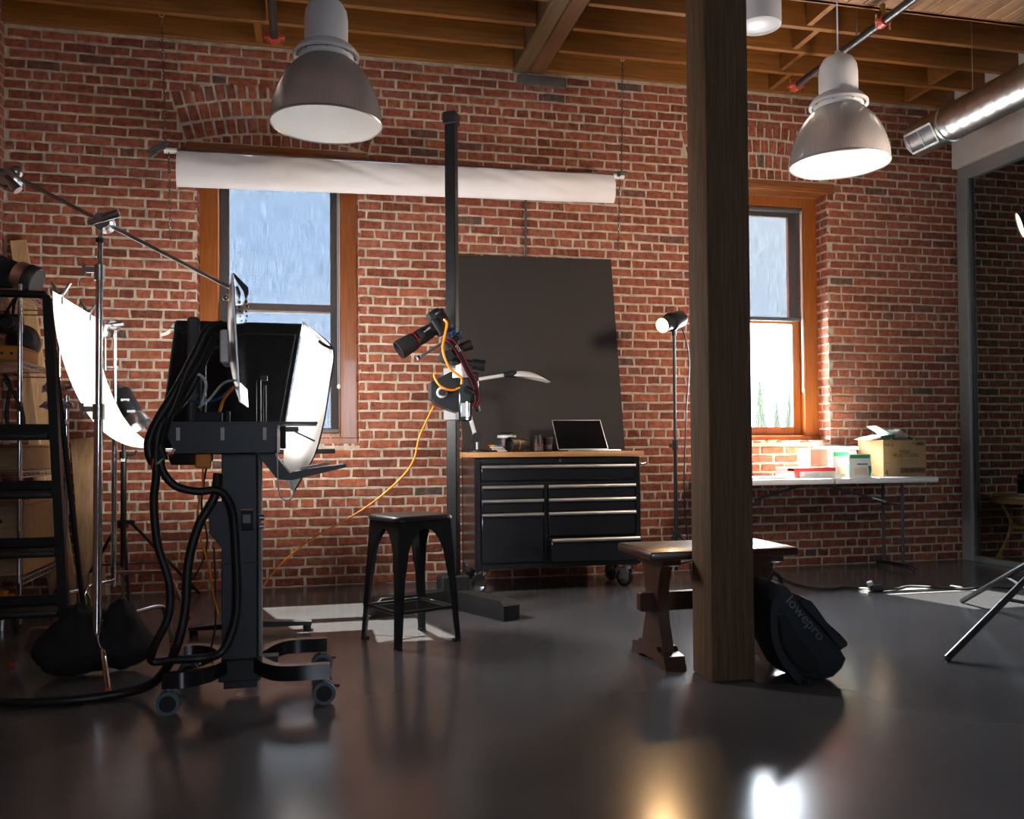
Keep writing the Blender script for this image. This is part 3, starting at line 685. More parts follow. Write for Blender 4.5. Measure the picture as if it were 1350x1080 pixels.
for z0, z1 in ((.648, .736), (.556, .642)): drawer(1.147, 1.578, z0, z1); drawer(1.615, 2.247, z0, z1)
drawer(1.147, 1.578, .212, .548); drawer(1.615, 2.247, .385, .548); drawer(1.615, 2.247, .215, .372, .075)
MB().tube([(2.29, 5.96, .875), (2.345, 5.96, .875), (2.35, 5.97, .875), (2.35, 6.29, .875), (2.345, 6.30, .875), (2.29, 6.30, .875)], .011, 10).build('side_handle', 'chrome', tc)
def caster(x, y, a, parent, hub='chrome'):
    R3 = Matrix.Rotation(a, 3, 'Z'); o = Vector((x, y, 0)); ax = R3 @ Vector((1, 0, 0)); f = R3 @ Vector((0, 1, 0)); wc = o + f * .03 + Vector((0, 0, .062))
    cs = MB().bx(-.05, .05, -.045, .045, .155, .168).cyl((0, 0, .13), (0, 0, .158), .035, n=14)
    cs.bx(-.028, -.022, -.02, .055, .05, .14, .006).bx(.022, .028, -.02, .055, .05, .14, .006).bx(-.03, .03, -.03, .03, .125, .137)
    cs.v = [R3 @ p + o for p in cs.v]; c_ = cs.build('caster', hub, parent)
    MB().lathe([(.0, -.016), (.044, -.018), (.046, -.019), (.060, -.018), (.062, -.008), (.062, .008), (.060, .018), (.046, .019), (.044, .018), (0, .016)], wc, ax, 26).build('wheel', 'black_rubber', c_)
    MB().lathe([(0, -.021), (.03, -.020), (.043, -.0185), (.043, .0185), (.03, .020), (0, .021)], wc, ax, 20).build('hub', hub, c_)
caster(1.165, 5.97, R(80), tc); caster(2.225, 5.99, R(35), tc); caster(2.225, 6.28, R(20), tc); caster(1.165, 6.28, R(60), tc)

# things on the chest
ZC = .965
lp = thing('desk_lamp', 'silver swing-arm desk lamp clamped at the left end of the chest top', 'desk lamp', (1.155, 6.10, ZC))
MB().lathe([(0, 0), (.075, 0), (.075, .012), (.06, .018), (0, .02)], (1.165, 6.10, ZC), n=28).build('base', 'black_metal', lp)
MB().cyl((1.158, 6.10, ZC + .018), (1.158, 6.10, ZC + .08), .012).build('stem', 'steel', lp)
MB().cyl((1.152, 6.07, ZC + .105), (1.152, 6.125, ZC + .105), .034, n=22).build('pivot_knob', 'black_metal', lp)
MB().tube([(1.143, 6.10, ZC + .12), (1.03, 6.10, 1.50)], .015, 10).build('lower_arm', 'light_grey', lp)
MB().cyl((1.03, 6.07, 1.50), (1.03, 6.13, 1.50), .024).build('elbow', 'black_metal', lp)
MB().tube([(1.035, 6.10, 1.455), (1.36, 6.10, 1.508)], .013, 10).build('upper_arm', 'light_grey', lp)
MB().tube([(1.35, 6.10, 1.508), (1.40, 6.10, 1.517)], .019, 10).tube([(1.39, 6.10, 1.517), (1.44, 6.10, 1.515)], .026, 10).build('neck', 'black_metal', lp)
def shade_pt(u, v):
    w_ = .022 + .055 * math.sin(min(1, u * 1.25) * math.pi * .5) * (1 - .55 * max(0, u - .6) / .4); a = math.pi * v
    return (1.42 + .262 * u, 6.10 - w_ * math.cos(a), 1.500 - .012 * u - .026 * u * u + (.035 + .012 * math.sin(math.pi * u)) * math.sin(a) * (1 - u ** 3))
MB().grid(shade_pt, 16, 12, .004).build('lamp_head', 'light_grey', lp, ang=60)
MB().tube([(1.13, 6.09, ZC + .09), (1.105, 6.08, ZC + .05), (1.12, 6.08, ZC + .006), (1.16, 6.05, ZC + .006)], .004, 6, 6).build('cord', 'black_rubber', lp)

ck = thing('color_chart', 'small folding colour chart with rainbow squares on the chest top', 'colour chart', (1.26, 5.99, ZC))
Rc = Matrix.Rotation(R(-52), 3, 'X'); Rz = Matrix.Rotation(R(0), 3, 'Z')
def ckp(u, v): return Vector((1.20 + .105 * u + .045 * (1 - v), 5.965 + .05 * v, ZC + .002 + .056 * v))
e1 = ckp(1, 0) - ckp(0, 0); e2 = ckp(0, 1) - ckp(0, 0); en = e1.cross(e2).normalized()
MB().prism([ckp(0, 0), ckp(1, 0), ckp(1, 1), ckp(0, 1)], -en * .006).build('case', 'black_matte', ck, smooth=False)
cols = [(.6, .02, .03), (.75, .25, .02), (.75, .6, .03), (.08, .4, .08), (.03, .2, .5), (.1, .05, .35), (.5, .03, .25)]
for q, c in enumerate(cols): mat('swatch_%d' % q, c, .6)
mat('swatch_pale', (.62, .60, .58), .6); mat('swatch_skin', (.60, .38, .30), .6)
for rr in range(4):
    for q in range(7):
        if rr == 3 and q < 2: continue
        u0, v0 = .08 + q * .125, .84 - rr * .22; mm = 'swatch_%d' % q if rr == 0 else ('swatch_skin' if rr == 2 and q % 2 else 'swatch_pale')
        MB().prism([ckp(u0, v0 - .15) + en * .0005, ckp(u0 + .10, v0 - .15) + en * .0005, ckp(u0 + .10, v0) + en * .0005, ckp(u0, v0) + en * .0005], en * .0012).build('swatch', mm, ck, smooth=False)

def lens(o, ax, prof, label, bands, name='camera_lens', m='lens_black'):
    t = thing(name, label, 'lens', o); MB().lathe(prof, o, ax, 36).build('barrel', m, t)
    for nm, mm, a, b_, r in bands: MB().lathe([(r - .003, a), (r, a), (r, b_), (r - .003, b_)], o, ax, 36).build(nm, mm, t)
    return t
L1 = lens((1.375, 6.12, ZC), (0, 0, 1), [(0, 0), (.060, 0), (.066, .004), (.066, .105), (.062, .125), (.040, .14), (0, .142)], 'upright black lens case with a pale band round its lid, behind the lying lens', [('pale_band', 'light_grey', .100, .118, .0675)], 'lens_case')
la = Vector((-.93, -.37, 0)).normalized(); lo = Vector((1.50, 6.02, ZC + .052))
t = thing('camera_lens', 'black lens lying on its side with its front glass toward the colour chart', 'lens', (1.44, 6.0, ZC))
MB().lathe([(0, 0), (.030, 0), (.033, .005), (.036, .03), (.040, .04), (.044, .06), (.046, .10), (.051, .12), (.052, .155), (.048, .156), (.046, .12), (.040, .11), (0, .105)], lo, la, 40).build('barrel', 'lens_black', t)
MB().lathe([(.047, .088), (.0485, .09), (.0485, .096), (.047, .098)], lo, la, 36).build('gold_ring', 'gold', t)
MB().lathe([(.0, .113), (.025, .112), (.044, .108)], lo, la, 30).build('front_glass', 'glass_dark', t)
lens((1.577, 6.02, ZC), (0, 0, 1), [(0, 0), (.033, 0), (.036, .004), (.036, .045), (.037, .05), (.037, .075), (.030, .09), (.027, .112), (.024, .118), (0, .118)], 'small upright black lens with a red ring on the chest top', [('red_ring', 'red_ring', .046, .052, .038), ('grip_band', 'dark_grey', .008, .040, .0372)])
lens((1.655, 6.06, ZC), (0, 0, 1), [(0, 0), (.031, 0), (.033, .004), (.033, .06), (.036, .066), (.038, .10), (.034, .104), (0, .10)], 'upright black lens nearest the laptop, widening at its top rim', [('gold_band', 'gold', .096, .099, .0385), ('grip_band', 'dark_grey', .02, .05, .034)])

lt = thing('laptop', 'open silver laptop with a dark screen on the tool chest', 'laptop', (1.93, 6.06, ZC))
MB().bx(1.772, 2.165, 5.94, 6.17, ZC, ZC + .012, .004, 2).build('base', 'aluminium', lt)
MB().bx(1.80, 2.13, 6.03, 6.15, ZC + .012, ZC + .0135).build('keyboard', 'black_matte', lt)
def scr(u, v, w_): return Vector((1.735 + .370 * u + .03 * (1 - v) + .012 * u * (1 - v), 6.165 + .055 * v + w_ * .999, ZC + .014 + .215 * v - w_ * .2))
MB().add([scr(u, v, w_) for w_ in (0, .006) for u, v in ((0, 0), (1, 0), (1, 1), (0, 1))], [(0, 1, 2, 3), (7, 6, 5, 4), (0, 4, 5, 1), (1, 5, 6, 2), (2, 6, 7, 3), (3, 7, 4, 0)]).build('lid', 'aluminium', lt, smooth=False)
MB().add([scr(u, v, w_) for w_ in (-.0015, 0) for u, v in ((.012, .02), (.988, .02), (.988, .985), (.012, .985))], [(0, 1, 2, 3), (7, 6, 5, 4), (0, 4, 5, 1), (1, 5, 6, 2), (2, 6, 7, 3), (3, 7, 4, 0)]).build('screen', 'glass_dark', lt, smooth=False)

# ------------------------------------------------------------------ metal stool
st = thing('metal_stool', 'backless black metal stool with four splayed legs', 'stool', (.522, 4.65, 0), R(24))
HS = .655
def rsq(h, r, n=8):
    P = []
    for q, (sx, sy) in enumerate(((1, 1), (-1, 1), (-1, -1), (1, -1))):
        for k in range(n + 1):
            a = math.pi / 2 * (q + k / n); P.append(((h - r) * sx + r * math.cos(a), (h - r) * sy + r * math.sin(a)))
    return P
def loft(secs):
    m = MB(); n = len(secs[0][0]); V = []; F = []
    for P, z in secs: V += [(x, y, z) for x, y in P]
    for i in range(len(secs) - 1): F += [(i * n + k, i * n + (k + 1) % n, (i + 1) * n + (k + 1) % n, (i + 1) * n + k) for k in range(n)]
    F += [tuple(range(n - 1, -1, -1)), tuple(range((len(secs) - 1) * n, len(secs) * n))]
    return m.add(V, F)
loft([(rsq(.168, .055), HS - .030), (rsq(.174, .057), HS - .026), (rsq(.174, .057), HS - .014), (rsq(.166, .052), HS - .003), (rsq(.155, .046), HS), (rsq(.10, .04), HS - .004)]).build('seat', 'black_metal', st, local=True, ang=50)
# apron with arches: a band that dips at the corners
m = MB(); N_ = 40; V = []
def apron(u):
    q = int(u * 4) % 4; f = u * 4 - int(u * 4); s = abs(f - .5) * 2
    return q, f, s
cor = [(1, 1), (-1, 1), (-1, -1), (1, -1)]
for q in range(4):
    (ax_, ay_), (bx_, by_) = cor[q], cor[(q + 1) % 4]; n = 40
    def pt(f, z):
        spread = .152 + (HS - z) * .060
        x = (ax_ + (bx_ - ax_) * f) * spread; y = (ay_ + (by_ - ay_) * f) * spread; return x, y
    for k in range(n):
        f0, f1 = k / n, (k + 1) / n
        def low(f): s = abs(f - .5) * 2; return HS - .068 - (.20 * (1 - math.sqrt(max(0, 1 - (s / .70) ** 2))) if s < .70 else .20 + .22 * (s - .70) / .3)
        V_ = []
        for f in (f0, f1):
            for z in (HS - .02, low(f)): x, y = pt(f, z); V_.append((x, y, z))
        V_ += [(x * .985, y * .985, z) for x, y, z in V_]
        m.add(V_, [(0, 2, 3, 1), (4, 5, 7, 6), (1, 3, 7, 5), (0, 4, 6, 2)])
m.build('apron', 'black_metal', st, local=True, ang=30)
for sx, sy in cor:
    lg = MB(); secs = []
    for z, wd_ in ((HS - .03, .085), (HS - .14, .062), (HS - .25, .046), (.32, .040), (.12, .034), (.0, .030)):
        sp = .150 + (HS - z) * .060; cx, cy = sx * sp, sy * sp
        # L-shaped pressed-steel leg
        P = [(cx, cy), (cx - sx * wd_, cy), (cx - sx * wd_, cy - sy * .006), (cx - sx * .02, cy - sy * .02), (cx - sx * .006, cy - sy * wd_), (cx, cy - sy * wd_)]
        secs.append((P, z))
    loft(secs).build('leg', 'black_metal', st, local=True, ang=30)
    z = .0; sp = .150 + HS * .060
    MB().box((sx * (sp - .016), sy * (sp - .016), .006), (.036, .036, .012), None, .003).build('foot_cap', 'black_rubber', st, local=True)
zz = .175; sp = .150 + (HS - zz) * .060 - .016
for q in range(4):
    a, b_ = cor[q], cor[(q + 1) % 4]; MB().cyl((a[0] * sp, a[1] * sp, zz), (b_[0] * sp, b_[1] * sp, zz), .009, n=10).build('stretcher', 'black_metal', st, local=True)
# ------------------------------------------------------------------ camera column stand and camera
cs = thing('camera_stand', 'tall black column camera stand with splayed floor feet', 'camera stand', (.895, 5.53, 0))
cx, cy = .895, 5.53
RZc = Matrix.Rotation(R(-29), 3, 'Z')
MB().box((cx, cy, 1.575), (.068, .068, 2.95), RZc, .005).build('column', 'black_metal', cs)
MB().box((cx, cy, 3.085), (.088, .088, .08), RZc, .007).build('cap', 'black_matte', cs)
MB().bx(cx - .085, cx + .085, cy - .085, cy + .085, .0, .20, .006).build('hub', 'black_matte', cs)
for ex, ey in ((1.145, 5.00), (.375, 5.33), (.93, 6.15)):
    d = Vector((ex - cx, ey - cy, 0)); L = d.length; d.normalize(); s_ = Vector((-d.y, d.x, 0)); c0 = Vector((cx, cy, 0))
    P = []
    for t_, h in ((.05, .115), (L - .03, .115), (L, .085)): P.append((t_, h))
    poly = [c0 + d * .05, c0 + d * L, c0 + d * L + Vector((0, 0, .085)), c0 + d * (L - .035) + Vector((0, 0, .112)), c0 + d * .05 + Vector((0, 0, .112))]
    MB().prism([p - s_ * .058 for p in poly], s_ * .116).build('foot', 'black_matte', cs, smooth=False)
MB().box((cx, cy, 1.335), (.094, .094, .33), RZc, .005).build('carriage', 'mid_grey', cs)
MB().box((cx, cy, 1.335), (.098, .098, .21), RZc, .004).build('carriage_band', 'dark_grey', cs)
MB().prism([(.735, 5.36, 1.40), (.77, 5.36, 1.42), (.93, 5.36, 1.50), (.945, 5.36, 1.49), (.945, 5.36, 1.20), (.86, 5.36, 1.225), (.77, 5.36, 1.27), (.735, 5.36, 1.30)], (0, .14, 0)).build('bracket', 'black_metal', cs, smooth=False)
MB().torus((.80, 5.352, 1.335), (0, 1, 0), .026, .009, 22, 8).build('knob_ring', 'light_grey', cs)
MB().cyl((.80, 5.335, 1.335), (.80, 5.37, 1.335), .02).build('crank_knob', 'black_matte', cs)
MB().bx(.895, .975, 5.30, 5.44, 1.16, 1.425, .008).build('cross_arm_clamp', 'black_gloss', cs)
MB().bx(.905, .962, 5.292, 5.30, 1.185, 1.27, .002).build('latch_plate', 'brushed', cs)
MB().cyl((.945, 5.286, 1.165), (.945, 5.286, 1.275), .008, n=10).build('latch_lever', 'chrome', cs)
MB().lathe([(0, 0), (.048, 0), (.050, .008), (.048, .045), (.028, .05), (.028, .09), (0, .09)], (.915, 5.36, 1.425), n=30).build('swivel_base', 'white_plastic', cs)
MB().cyl((.90, 5.36, 1.535), (1.0, 5.36, 1.512), .022).sph((.87, 5.36, 1.555), .052, 16, 10).bx(.845, .90, 5.32, 5.40, 1.50, 1.655, .012).cyl((.86, 5.36, 1.60), (.94, 5.36, 1.625), .016).build('tilt_head', 'black_metal', cs)
for c_, e_, r_ in (((.985, 5.36, 1.515), (1.065, 5.36, 1.503), .036), ((.925, 5.36, 1.612), (.985, 5.36, 1.632), .033), ((.83, 5.30, 1.555), (.83, 5.42, 1.555), .040)):
    MB().cyl(c_, e_, r_ * .86, r_, 18).build('control_knob', 'black_rubber', cs)
MB().bx(.965, 1.025, 5.32, 5.40, 1.27, 1.46, .012).build('arm_lock', 'black_gloss', cs)
MB().cyl((.93, 5.29, 1.36), (.985, 5.29, 1.33), .020).cyl((1.0, 5.33, 1.30), (1.02, 5.33, 1.22), .014).build('lock_lever', 'black_gloss', cs)

A = Vector((-.83, -.12, -.53)).normalized(); Lt = Vector((0, 1, 0)); Lt = (Lt - A * Lt.dot(A)).normalized(); Up = Lt.cross(A).normalized()
if Up.z < 0: Up = -Up
O = Vector((.755, 5.34, 1.725))                         # lens mount centre
Rc = Matrix((A, Lt, Up)).transposed() * 1.18
kc = thing('dslr_camera', 'black camera with a long lens aimed down, mounted on the tall column', 'camera', (.80, 5.34, 1.60))
def cb(nm, off, size, m, par=None, bev=.01, seg=2): return MB().box(O + Rc @ Vector(off), size, Rc, bev, seg).build(nm, m, par or kc)
bd = cb('body', (-.040, 0, .0), (.070, .15, .105), 'lens_black', bev=.018)
cb('grip', (-.010, -.062, -.005), (.05, .028, .095), 'black_rubber', bev=.012)
cb('prism_hump', (-.035, 0, .062), (.075, .070, .045), 'lens_black', bev=.016)
cb('hot_shoe', (-.04, 0, .087), (.02, .02, .005), 'steel', bev=.001, seg=1)
MB().lathe([(.020, 0), (.022, .004), (.018, .012), (0, .012)], O + Rc @ Vector((-.045, -.045, .05)), Up, 20).build('mode_dial', 'dark_grey', kc)
cb('eyecup', (-.082, 0, .055), (.018, .045, .03), 'black_rubber', bev=.006)
def sc18(P): return [(r_ * 1.18, z_ * 1.18) for r_, z_ in P]
lz = MB().lathe(sc18([(0, -.01), (.036, -.01), (.037, .01), (.034, .02), (.037, .03), (.039, .05), (.039, .110), (.041, .115), (.041, .130), (.046, .132), (.050, .225), (.047, .226), (.044, .14), (0, .138)]), O, A, 36).build('lens_barrel', 'lens_black', kc)
MB().lathe(sc18([(.0415, .118), (.0425, .118), (.0425, .122), (.0415, .122)]), O, A, 36).build('red_ring', 'red_ring', lz)
MB().lathe(sc18([(.0395, .06), (.0405, .062), (.0405, .100), (.0395, .102)]), O, A, 36).build('focus_ring', 'black_rubber', lz)
text('100mm', .017, O + Rc @ Vector((.028, -.0402, .008)) , A, Up, 'lens_marking', 'light_grey', lz, .0008)
rail = MB().box(O + Rc @ Vector((.02, 0, -.085)), (.26, .04, .014), Rc, .003).build('focus_rail', 'dark_grey', kc)
for off in ((-.03, -.02, -.075), (-.085, 0, -.095), (-.075, .0, -.06)): MB().box(O + Rc @ Vector(off), (.03, .05, .022), Rc, .006, 2).build('rail_clamp', 'blue_anod', kc)
MB().box(O + Rc @ Vector((-.05, 0, -.105)), (.10, .05, .03), Rc, .006, 2).build('head_plate', 'black_metal', kc)
MB().tube([O + Rc @ Vector((.15, 0, -.085)), O + Rc @ Vector((.165, 0, -.085))], .014, 12).build('rail_screw', 'chrome', kc)
sp_ = [(.80, 5.27, 1.66), (.85, 5.26, 1.63), (.905, 5.27, 1.55), (.945, 5.275, 1.47), (.99, 5.28, 1.38), (1.005, 5.285, 1.29), (.985, 5.285, 1.24)]
def ribbon(pts, wv, th, sub=8):
    P = smooth_pts(pts, sub); m = MB(); V = []; F = []
    for i, p in enumerate(P):
        d = (P[min(i + 1, len(P) - 1)] - P[max(0, i - 1)]).normalized(); s = d.cross(Vector((0, 1, 0))).normalized(); n = s.cross(d)
        V += [p + s * wv - n * th, p + s * wv + n * th, p - s * wv + n * th, p - s * wv - n * th]
    for i in range(len(P) - 1): F += [(i * 4 + k, i * 4 + (k + 1) % 4, i * 4 + 4 + (k + 1) % 4, i * 4 + 4 + k) for k in range(4)]
    return m.add(V, F)
sb = ribbon(sp_, .019, .0015).build('neck_strap', 'black_fabric', kc)
for s in (-1, 1): ribbon([Vector(p) + Vector((s * .013, -.003, s * .006)) for p in sp_], .0012, .0010).build('strap_edge', 'red_ring', sb)
text('EOS', .026, (.865, 5.2585, 1.61), (.57, 0, -.82), (.82, 0, .57), 'strap_lettering', 'light_grey', sb, .0006)
oc = MB().tube([(.80, 5.25, 1.77), (.815, 5.24, 1.74), (.80, 5.24, 1.66), (.79, 5.24, 1.58), (.83, 5.25, 1.48), (.90, 5.25, 1.42), (.905, 5.26, 1.38)], .008, 8, 8).tube([(.90, 5.28, 1.36), (.85, 5.28, 1.345), (.78, 5.28, 1.37), (.745, 5.30, 1.43), (.76, 5.30, 1.45)], .007, 8, 8)
oc.tube([(.745, 5.33, 1.25), (.70, 5.33, 1.16), (.655, 5.32, 1.06), (.62, 5.30, .93), (.55, 5.28, .83), (.40, 5.26, .70), (.25, 5.26, .60), (.12, 5.27, .53), (.0, 5.28, .46), (-.10, 5.30, .38), (-.20, 5.33, .28), (-.30, 5.38, .12), (-.33, 5.45, .012)], .0055, 8, 8)
tag(oc.build('tether_cable', 'orange', None), 'bright orange tether cable drooping from the camera toward the desk', 'cable')

# ------------------------------------------------------------------ trestle bench
bn = thing('trestle_bench', 'small dark wooden trestle bench behind the post', 'bench', (1.84, 3.91, 0))
bt = MB().bx(1.475, 2.205, 3.69, 4.12, .488, .530, .012, 2).build('top', 'bench_wood', bn)
def tprof(y0, y1, pts): return [((y0 + y1) / 2 + (y1 - y0) / 2 * f, z) for f, z in pts]
for x, s in ((1.565, -1), (2.075, 1)):
    leg = [(-1, .06), (-.86, .12), (-.62, .20), (-.55, .27), (-.62, .35), (-.80, .42), (-1, .455)]
    P = tprof(3.775, 4.035, leg) + [(2 * 3.905 - y, z) for y, z in reversed(tprof(3.775, 4.035, leg))]
    MB().prism([(x, y, z) for y, z in P], (.055, 0, 0)).build('leg', 'bench_leg_wood', bn, ang=25)
    F_ = [(3.69, 0), (3.70, .022), (3.715, .058), (3.78, .066), (3.80, .085), (4.01, .085), (4.03, .066), (4.095, .058), (4.11, .022), (4.12, 0), (4.03, 0), (3.98, .018), (3.83, .018), (3.78, 0)]
    MB().prism([(x - .022, y, z) for y, z in F_], (.10, 0, 0)).build('foot', 'bench_leg_wood', bn, smooth=False)
    C_ = [(3.72, .488), (4.09, .488), (4.08, .462), (4.04, .45), (3.77, .45), (3.73, .462)]
    MB().prism([(x - .015, y, z) for y, z in C_], (.085, 0, 0)).build('cleat', 'bench_wood', bn, smooth=False)
    MB().box((x - .012 if s < 0 else x + .067, 3.905, .275), (.016, .024, .05), None, .003).build('wedge', 'bench_leg_wood', bn)
MB().bx(1.50, 2.195, 3.878, 3.932, .232, .318, .005).build('stretcher', 'bench_wood', bn, smooth=False)

# ------------------------------------------------------------------ backpack
bk = thing('camera_backpack', 'black camera backpack slumped against the right side of the post', 'backpack', (2.03, 3.46, 0))
out = [(1.885, .40), (1.905, .425), (1.945, .42), (1.985, .37), (2.03, .318), (2.10, .248), (2.175, .165), (2.215, .118), (2.235, .085), (2.215, .045), (2.170, .008), (2.13, .002), (2.06, .004), (2.00, .02), (1.955, .06), (1.905, .15), (1.88, .26)]
def pillow(outl, y0, y1, r, m, nm, par, inset=.014):
    c = Vector((sum(p[0] for p in outl) / len(outl), 0, sum(p[1] for p in outl) / len(outl))); V = []; F = []; n = len(outl); prof = [(0, inset * 2.2), (.25, inset * .8), (1, 0)]
    rings = [(y0, inset * 2.2), (y0 + r * .3, inset), (y0 + r, 0), (y1 - r, 0), (y1 - r * .3, inset), (y1, inset * 2.2)]
    for y, ins in rings:
        for px, pz in outl:
            d = Vector((px, 0, pz)) - c; k = 1 - ins / max(d.length, .02); V.append((c.x + d.x * k, y, max(.001, c.z + d.z * k)))
    for i in range(len(rings) - 1): F += [(i * n + k, i * n + (k + 1) % n, (i + 1) * n + (k + 1) % n, (i + 1) * n + k) for k in range(n)]
    F += [tuple(range(n - 1, -1, -1)), tuple(range((len(rings) - 1) * n, len(rings) * n))]
    return MB().add(V, F).build(nm, m, par, ang=50)
body = pillow(out, 3.35, 3.60, .05, 'pack_fabric', 'main_compartment', bk)
pk = [(2.005, .345), (2.03, .362), (2.06, .352), (2.09, .318), (2.15, .25), (2.215, .185), (2.245, .150), (2.243, .135), (2.21, .118), (2.12, .215), (2.03, .318)]
pillow(pk, 3.37, 3.58, .04, 'pack_fabric', 'front_pocket', bk, .006)
pillow([(1.895, .30), (1.925, .30), (2.0, .20), (2.08, .10), (2.09, .05), (2.03, .04), (1.965, .09), (1.91, .17)], 3.338, 3.40, .015, 'black_fabric', 'back_pad', bk, .004)
ribbon([(1.89, 3.345, .36), (1.872, 3.335, .29), (1.875, 3.33, .20), (1.905, 3.325, .12), (1.955, 3.32, .055), (1.99, 3.32, .022), (2.02, 3.32, .010)], .016, .005).build('shoulder_strap', 'pack_fabric', bk)
MB().box((2.0, 3.315, .022), (.034, .012, .022), None, .004).build('buckle', 'black_gloss', bk)
MB().tube([(1.905, 3.43, .425), (1.925, 3.43, .452), (1.955, 3.43, .440), (1.965, 3.43, .40)], .009, 8, 6).build('carry_handle', 'black_fabric', bk)
td = Vector((.66, 0, -.75)).normalized(); tu = Vector((.75, 0, .66)).normalized()
MB().tube([(1.985, 3.346, .345), (2.06, 3.346, .262), (2.165, 3.346, .150)], .0022, 6, 4).build('zip', 'black_rubber', bk)
text('lowepro', .062, Vector((1.932, 3.347, .352)), td, tu, 'lettering', 'pack_letter', bk, .0015, wide=1.12)
MB().box((2.208, 3.40, .118), (.03, .012, .02), Matrix.Rotation(R(42), 3, 'Y'), .003).build('side_tab', 'mid_grey', bk)

# ------------------------------------------------------------------ folding table and what stands on it
ft = thing('folding_table', 'long white plastic folding table under the right window', 'table', (3.89, 6.29, 0))
for xa, xb in ((2.985, 3.893), (3.897, 4.805)): MB().bx(xa, xb, 6.0, 6.575, .700, .745, .012, 2).build('table_half', 'white_plastic', ft)
def hleg(x, s):
    for y in (6.17, 6.41): MB().cyl((x, y, .03), (x, y, .705), .0125, n=12).build('leg', 'dark_grey', ft)
    MB().tube([(x + .03 * s, 6.07, .016), (x + .012 * s, 6.10, .030), (x, 6.17, .038), (x, 6.41, .038), (x + .012 * s, 6.50, .030), (x + .03 * s, 6.53, .016)], .0155, 10, 4).build('foot_bar', 'black_metal', ft)
    MB().cyl((x, 6.16, .515), (x, 6.42, .515), .010, n=10).build('cross_bar', 'dark_grey', ft)
    MB().tube([(x, 6.29, .515), (x - s * .12, 6.29, .55), (x - s * .66, 6.29, .695)], .010, 8).build('brace', 'dark_grey', ft)
    MB().cyl((x - s * .07, 6.29, .535), (x - s * .19, 6.29, .570), .015, n=10).build('brace_lock', 'steel', ft)
hleg(4.60, 1); hleg(3.18, -1)

ZB = .745
bx_ = thing('cereal_carton', 'brown cardboard carton printed FROOT LOOPS on the white table', 'carton', (4.615, 6.315, ZB))
MB().bx(4.42, 4.81, 6.15, 6.48, ZB, 1.03, .002).build('carton_body', 'cardboard', bx_, smooth=False)
MB().bx(4.42, 4.812, 6.147, 6.31, 1.03, 1.034).build('flap', 'cardboard', bx_, smooth=False)
MB().bx(4.42, 4.812, 6.318, 6.482, 1.03, 1.034).build('flap', 'cardboard', bx_, smooth=False)
X_, Z_ = (1, 0, 0), (0, 0, 1); yb = 6.1492
def tx(s, size, x, z, m='ink', al='LEFT', sh=0, wd_=1.0, nm='print'): return text(s, size, (x, yb, z), X_, Z_, nm, m, bx_, .0006, al, sh, wd_)
tx("Kellogg's", .034, 4.615, .934, al='CENTER', sh=.35, wd_=.85); tx('FROOT LOOPS', .044, 4.622, .897, al='CENTER', wd_=.78); tx('12-8.7 oz', .030, 4.428, .985, wd_=.75); tx('4', .068, 4.434, .752, wd_=.8)
tx('BIG 10', .022, 4.435, .845, 'ink_faint', wd_=.95)
for x0 in (4.54, 4.558, 4.576, 4.594, 4.612, 4.63, 4.655, 4.673, 4.691, 4.715): MB().bx(x0, x0 + .010, yb - .0006, yb + .0002, .846, .860).build('print_mark', 'ink_faint', bx_, smooth=False)
MB().bx(4.725, 4.783, yb - .0006, yb + .0002, .993, 1.011).build('print_block', 'ink', bx_, smooth=False)
MB().bx(4.685, 4.712, yb - .0006, yb + .0002, 1.003, 1.008).build('print_mark', 'ink', bx_, smooth=False)
for x0, x1, z0, z1 in ((4.540, 4.735, .874, .8755), (4.585, 4.69, .868, .8692)): MB().bx(x0, x1, yb - .0006, yb + .0002, z0, z1).build('print_rule', 'ink', bx_, smooth=False)
def frame_rect(x0, x1, z0, z1, t_):
    m = MB()
    for a, b_, c, d in ((x0, x1, z0, z0 + t_), (x0, x1, z1 - t_, z1), (x0, x0 + t_, z0, z1), (x1 - t_, x1, z0, z1)): m.bx(a, b_, yb - .0006, yb + .0002, c, d)
    return m
frame_rect(4.718, 4.79, .986, 1.018, .003).build('print_frame', 'ink', bx_, smooth=False)
bc = frame_rect(4.575, 4.795, .772, .812, .004); rb = random.Random(3); x = 4.583
while x < 4.785:
    w_ = rb.choice((.002, .003, .005)); bc.bx(x, x + w_, yb - .0006, yb + .0002, .778, .806); x += w_ + rb.choice((.002, .003, .004))
bc.build('barcode', 'ink', bx_, smooth=False)
# snack bags on the carton
def bag(cx_, cy_, z, L, W, H, rz, tilt, m, nm, lab, cat, grp=None):
    t = thing(nm, lab, cat, (cx_, cy_, z), group=grp); M_ = Matrix.Translation((cx_, cy_, z + H * .6)) @ Matrix.Rotation(rz, 4, 'Z') @ Matrix.Rotation(tilt, 4, 'Y')
    def fn(sgn):
        return lambda u, v: M_ @ Vector(((u - .5) * L, (v - .5) * W, sgn * H * .5 * (math.sin(math.pi * u) * math.sin(math.pi * v)) ** .6 + .006 * noise.noise((u * 7, v * 7, sgn + z * 9))))
    b1 = MB().grid(fn(1), 12, 10); n = len(b1.v); b2 = MB().grid(fn(-1), 12, 10); b1.add(b2.v, [tuple(reversed(f)) for f in b2.f])
    b1.build('pouch', m, t, ang=70); return t, M_
t, M_ = bag(4.44, 6.30, 1.036, .24, .20, .035, R(5), R(-8), 'bag_white', 'snack_bag', 'flat white snack bag with a green printed edge on the carton', 'bag', 'snack bags on the carton')
m = MB().box((0, 0, 0), (.13, .004, .03), None, .001); m.v = [Matrix.Translation((4.50, 6.198, 1.058)) @ Matrix.Rotation(R(-8), 4, 'Y') @ p for p in m.v]; m.build('green_edge', 'dark_green', t)
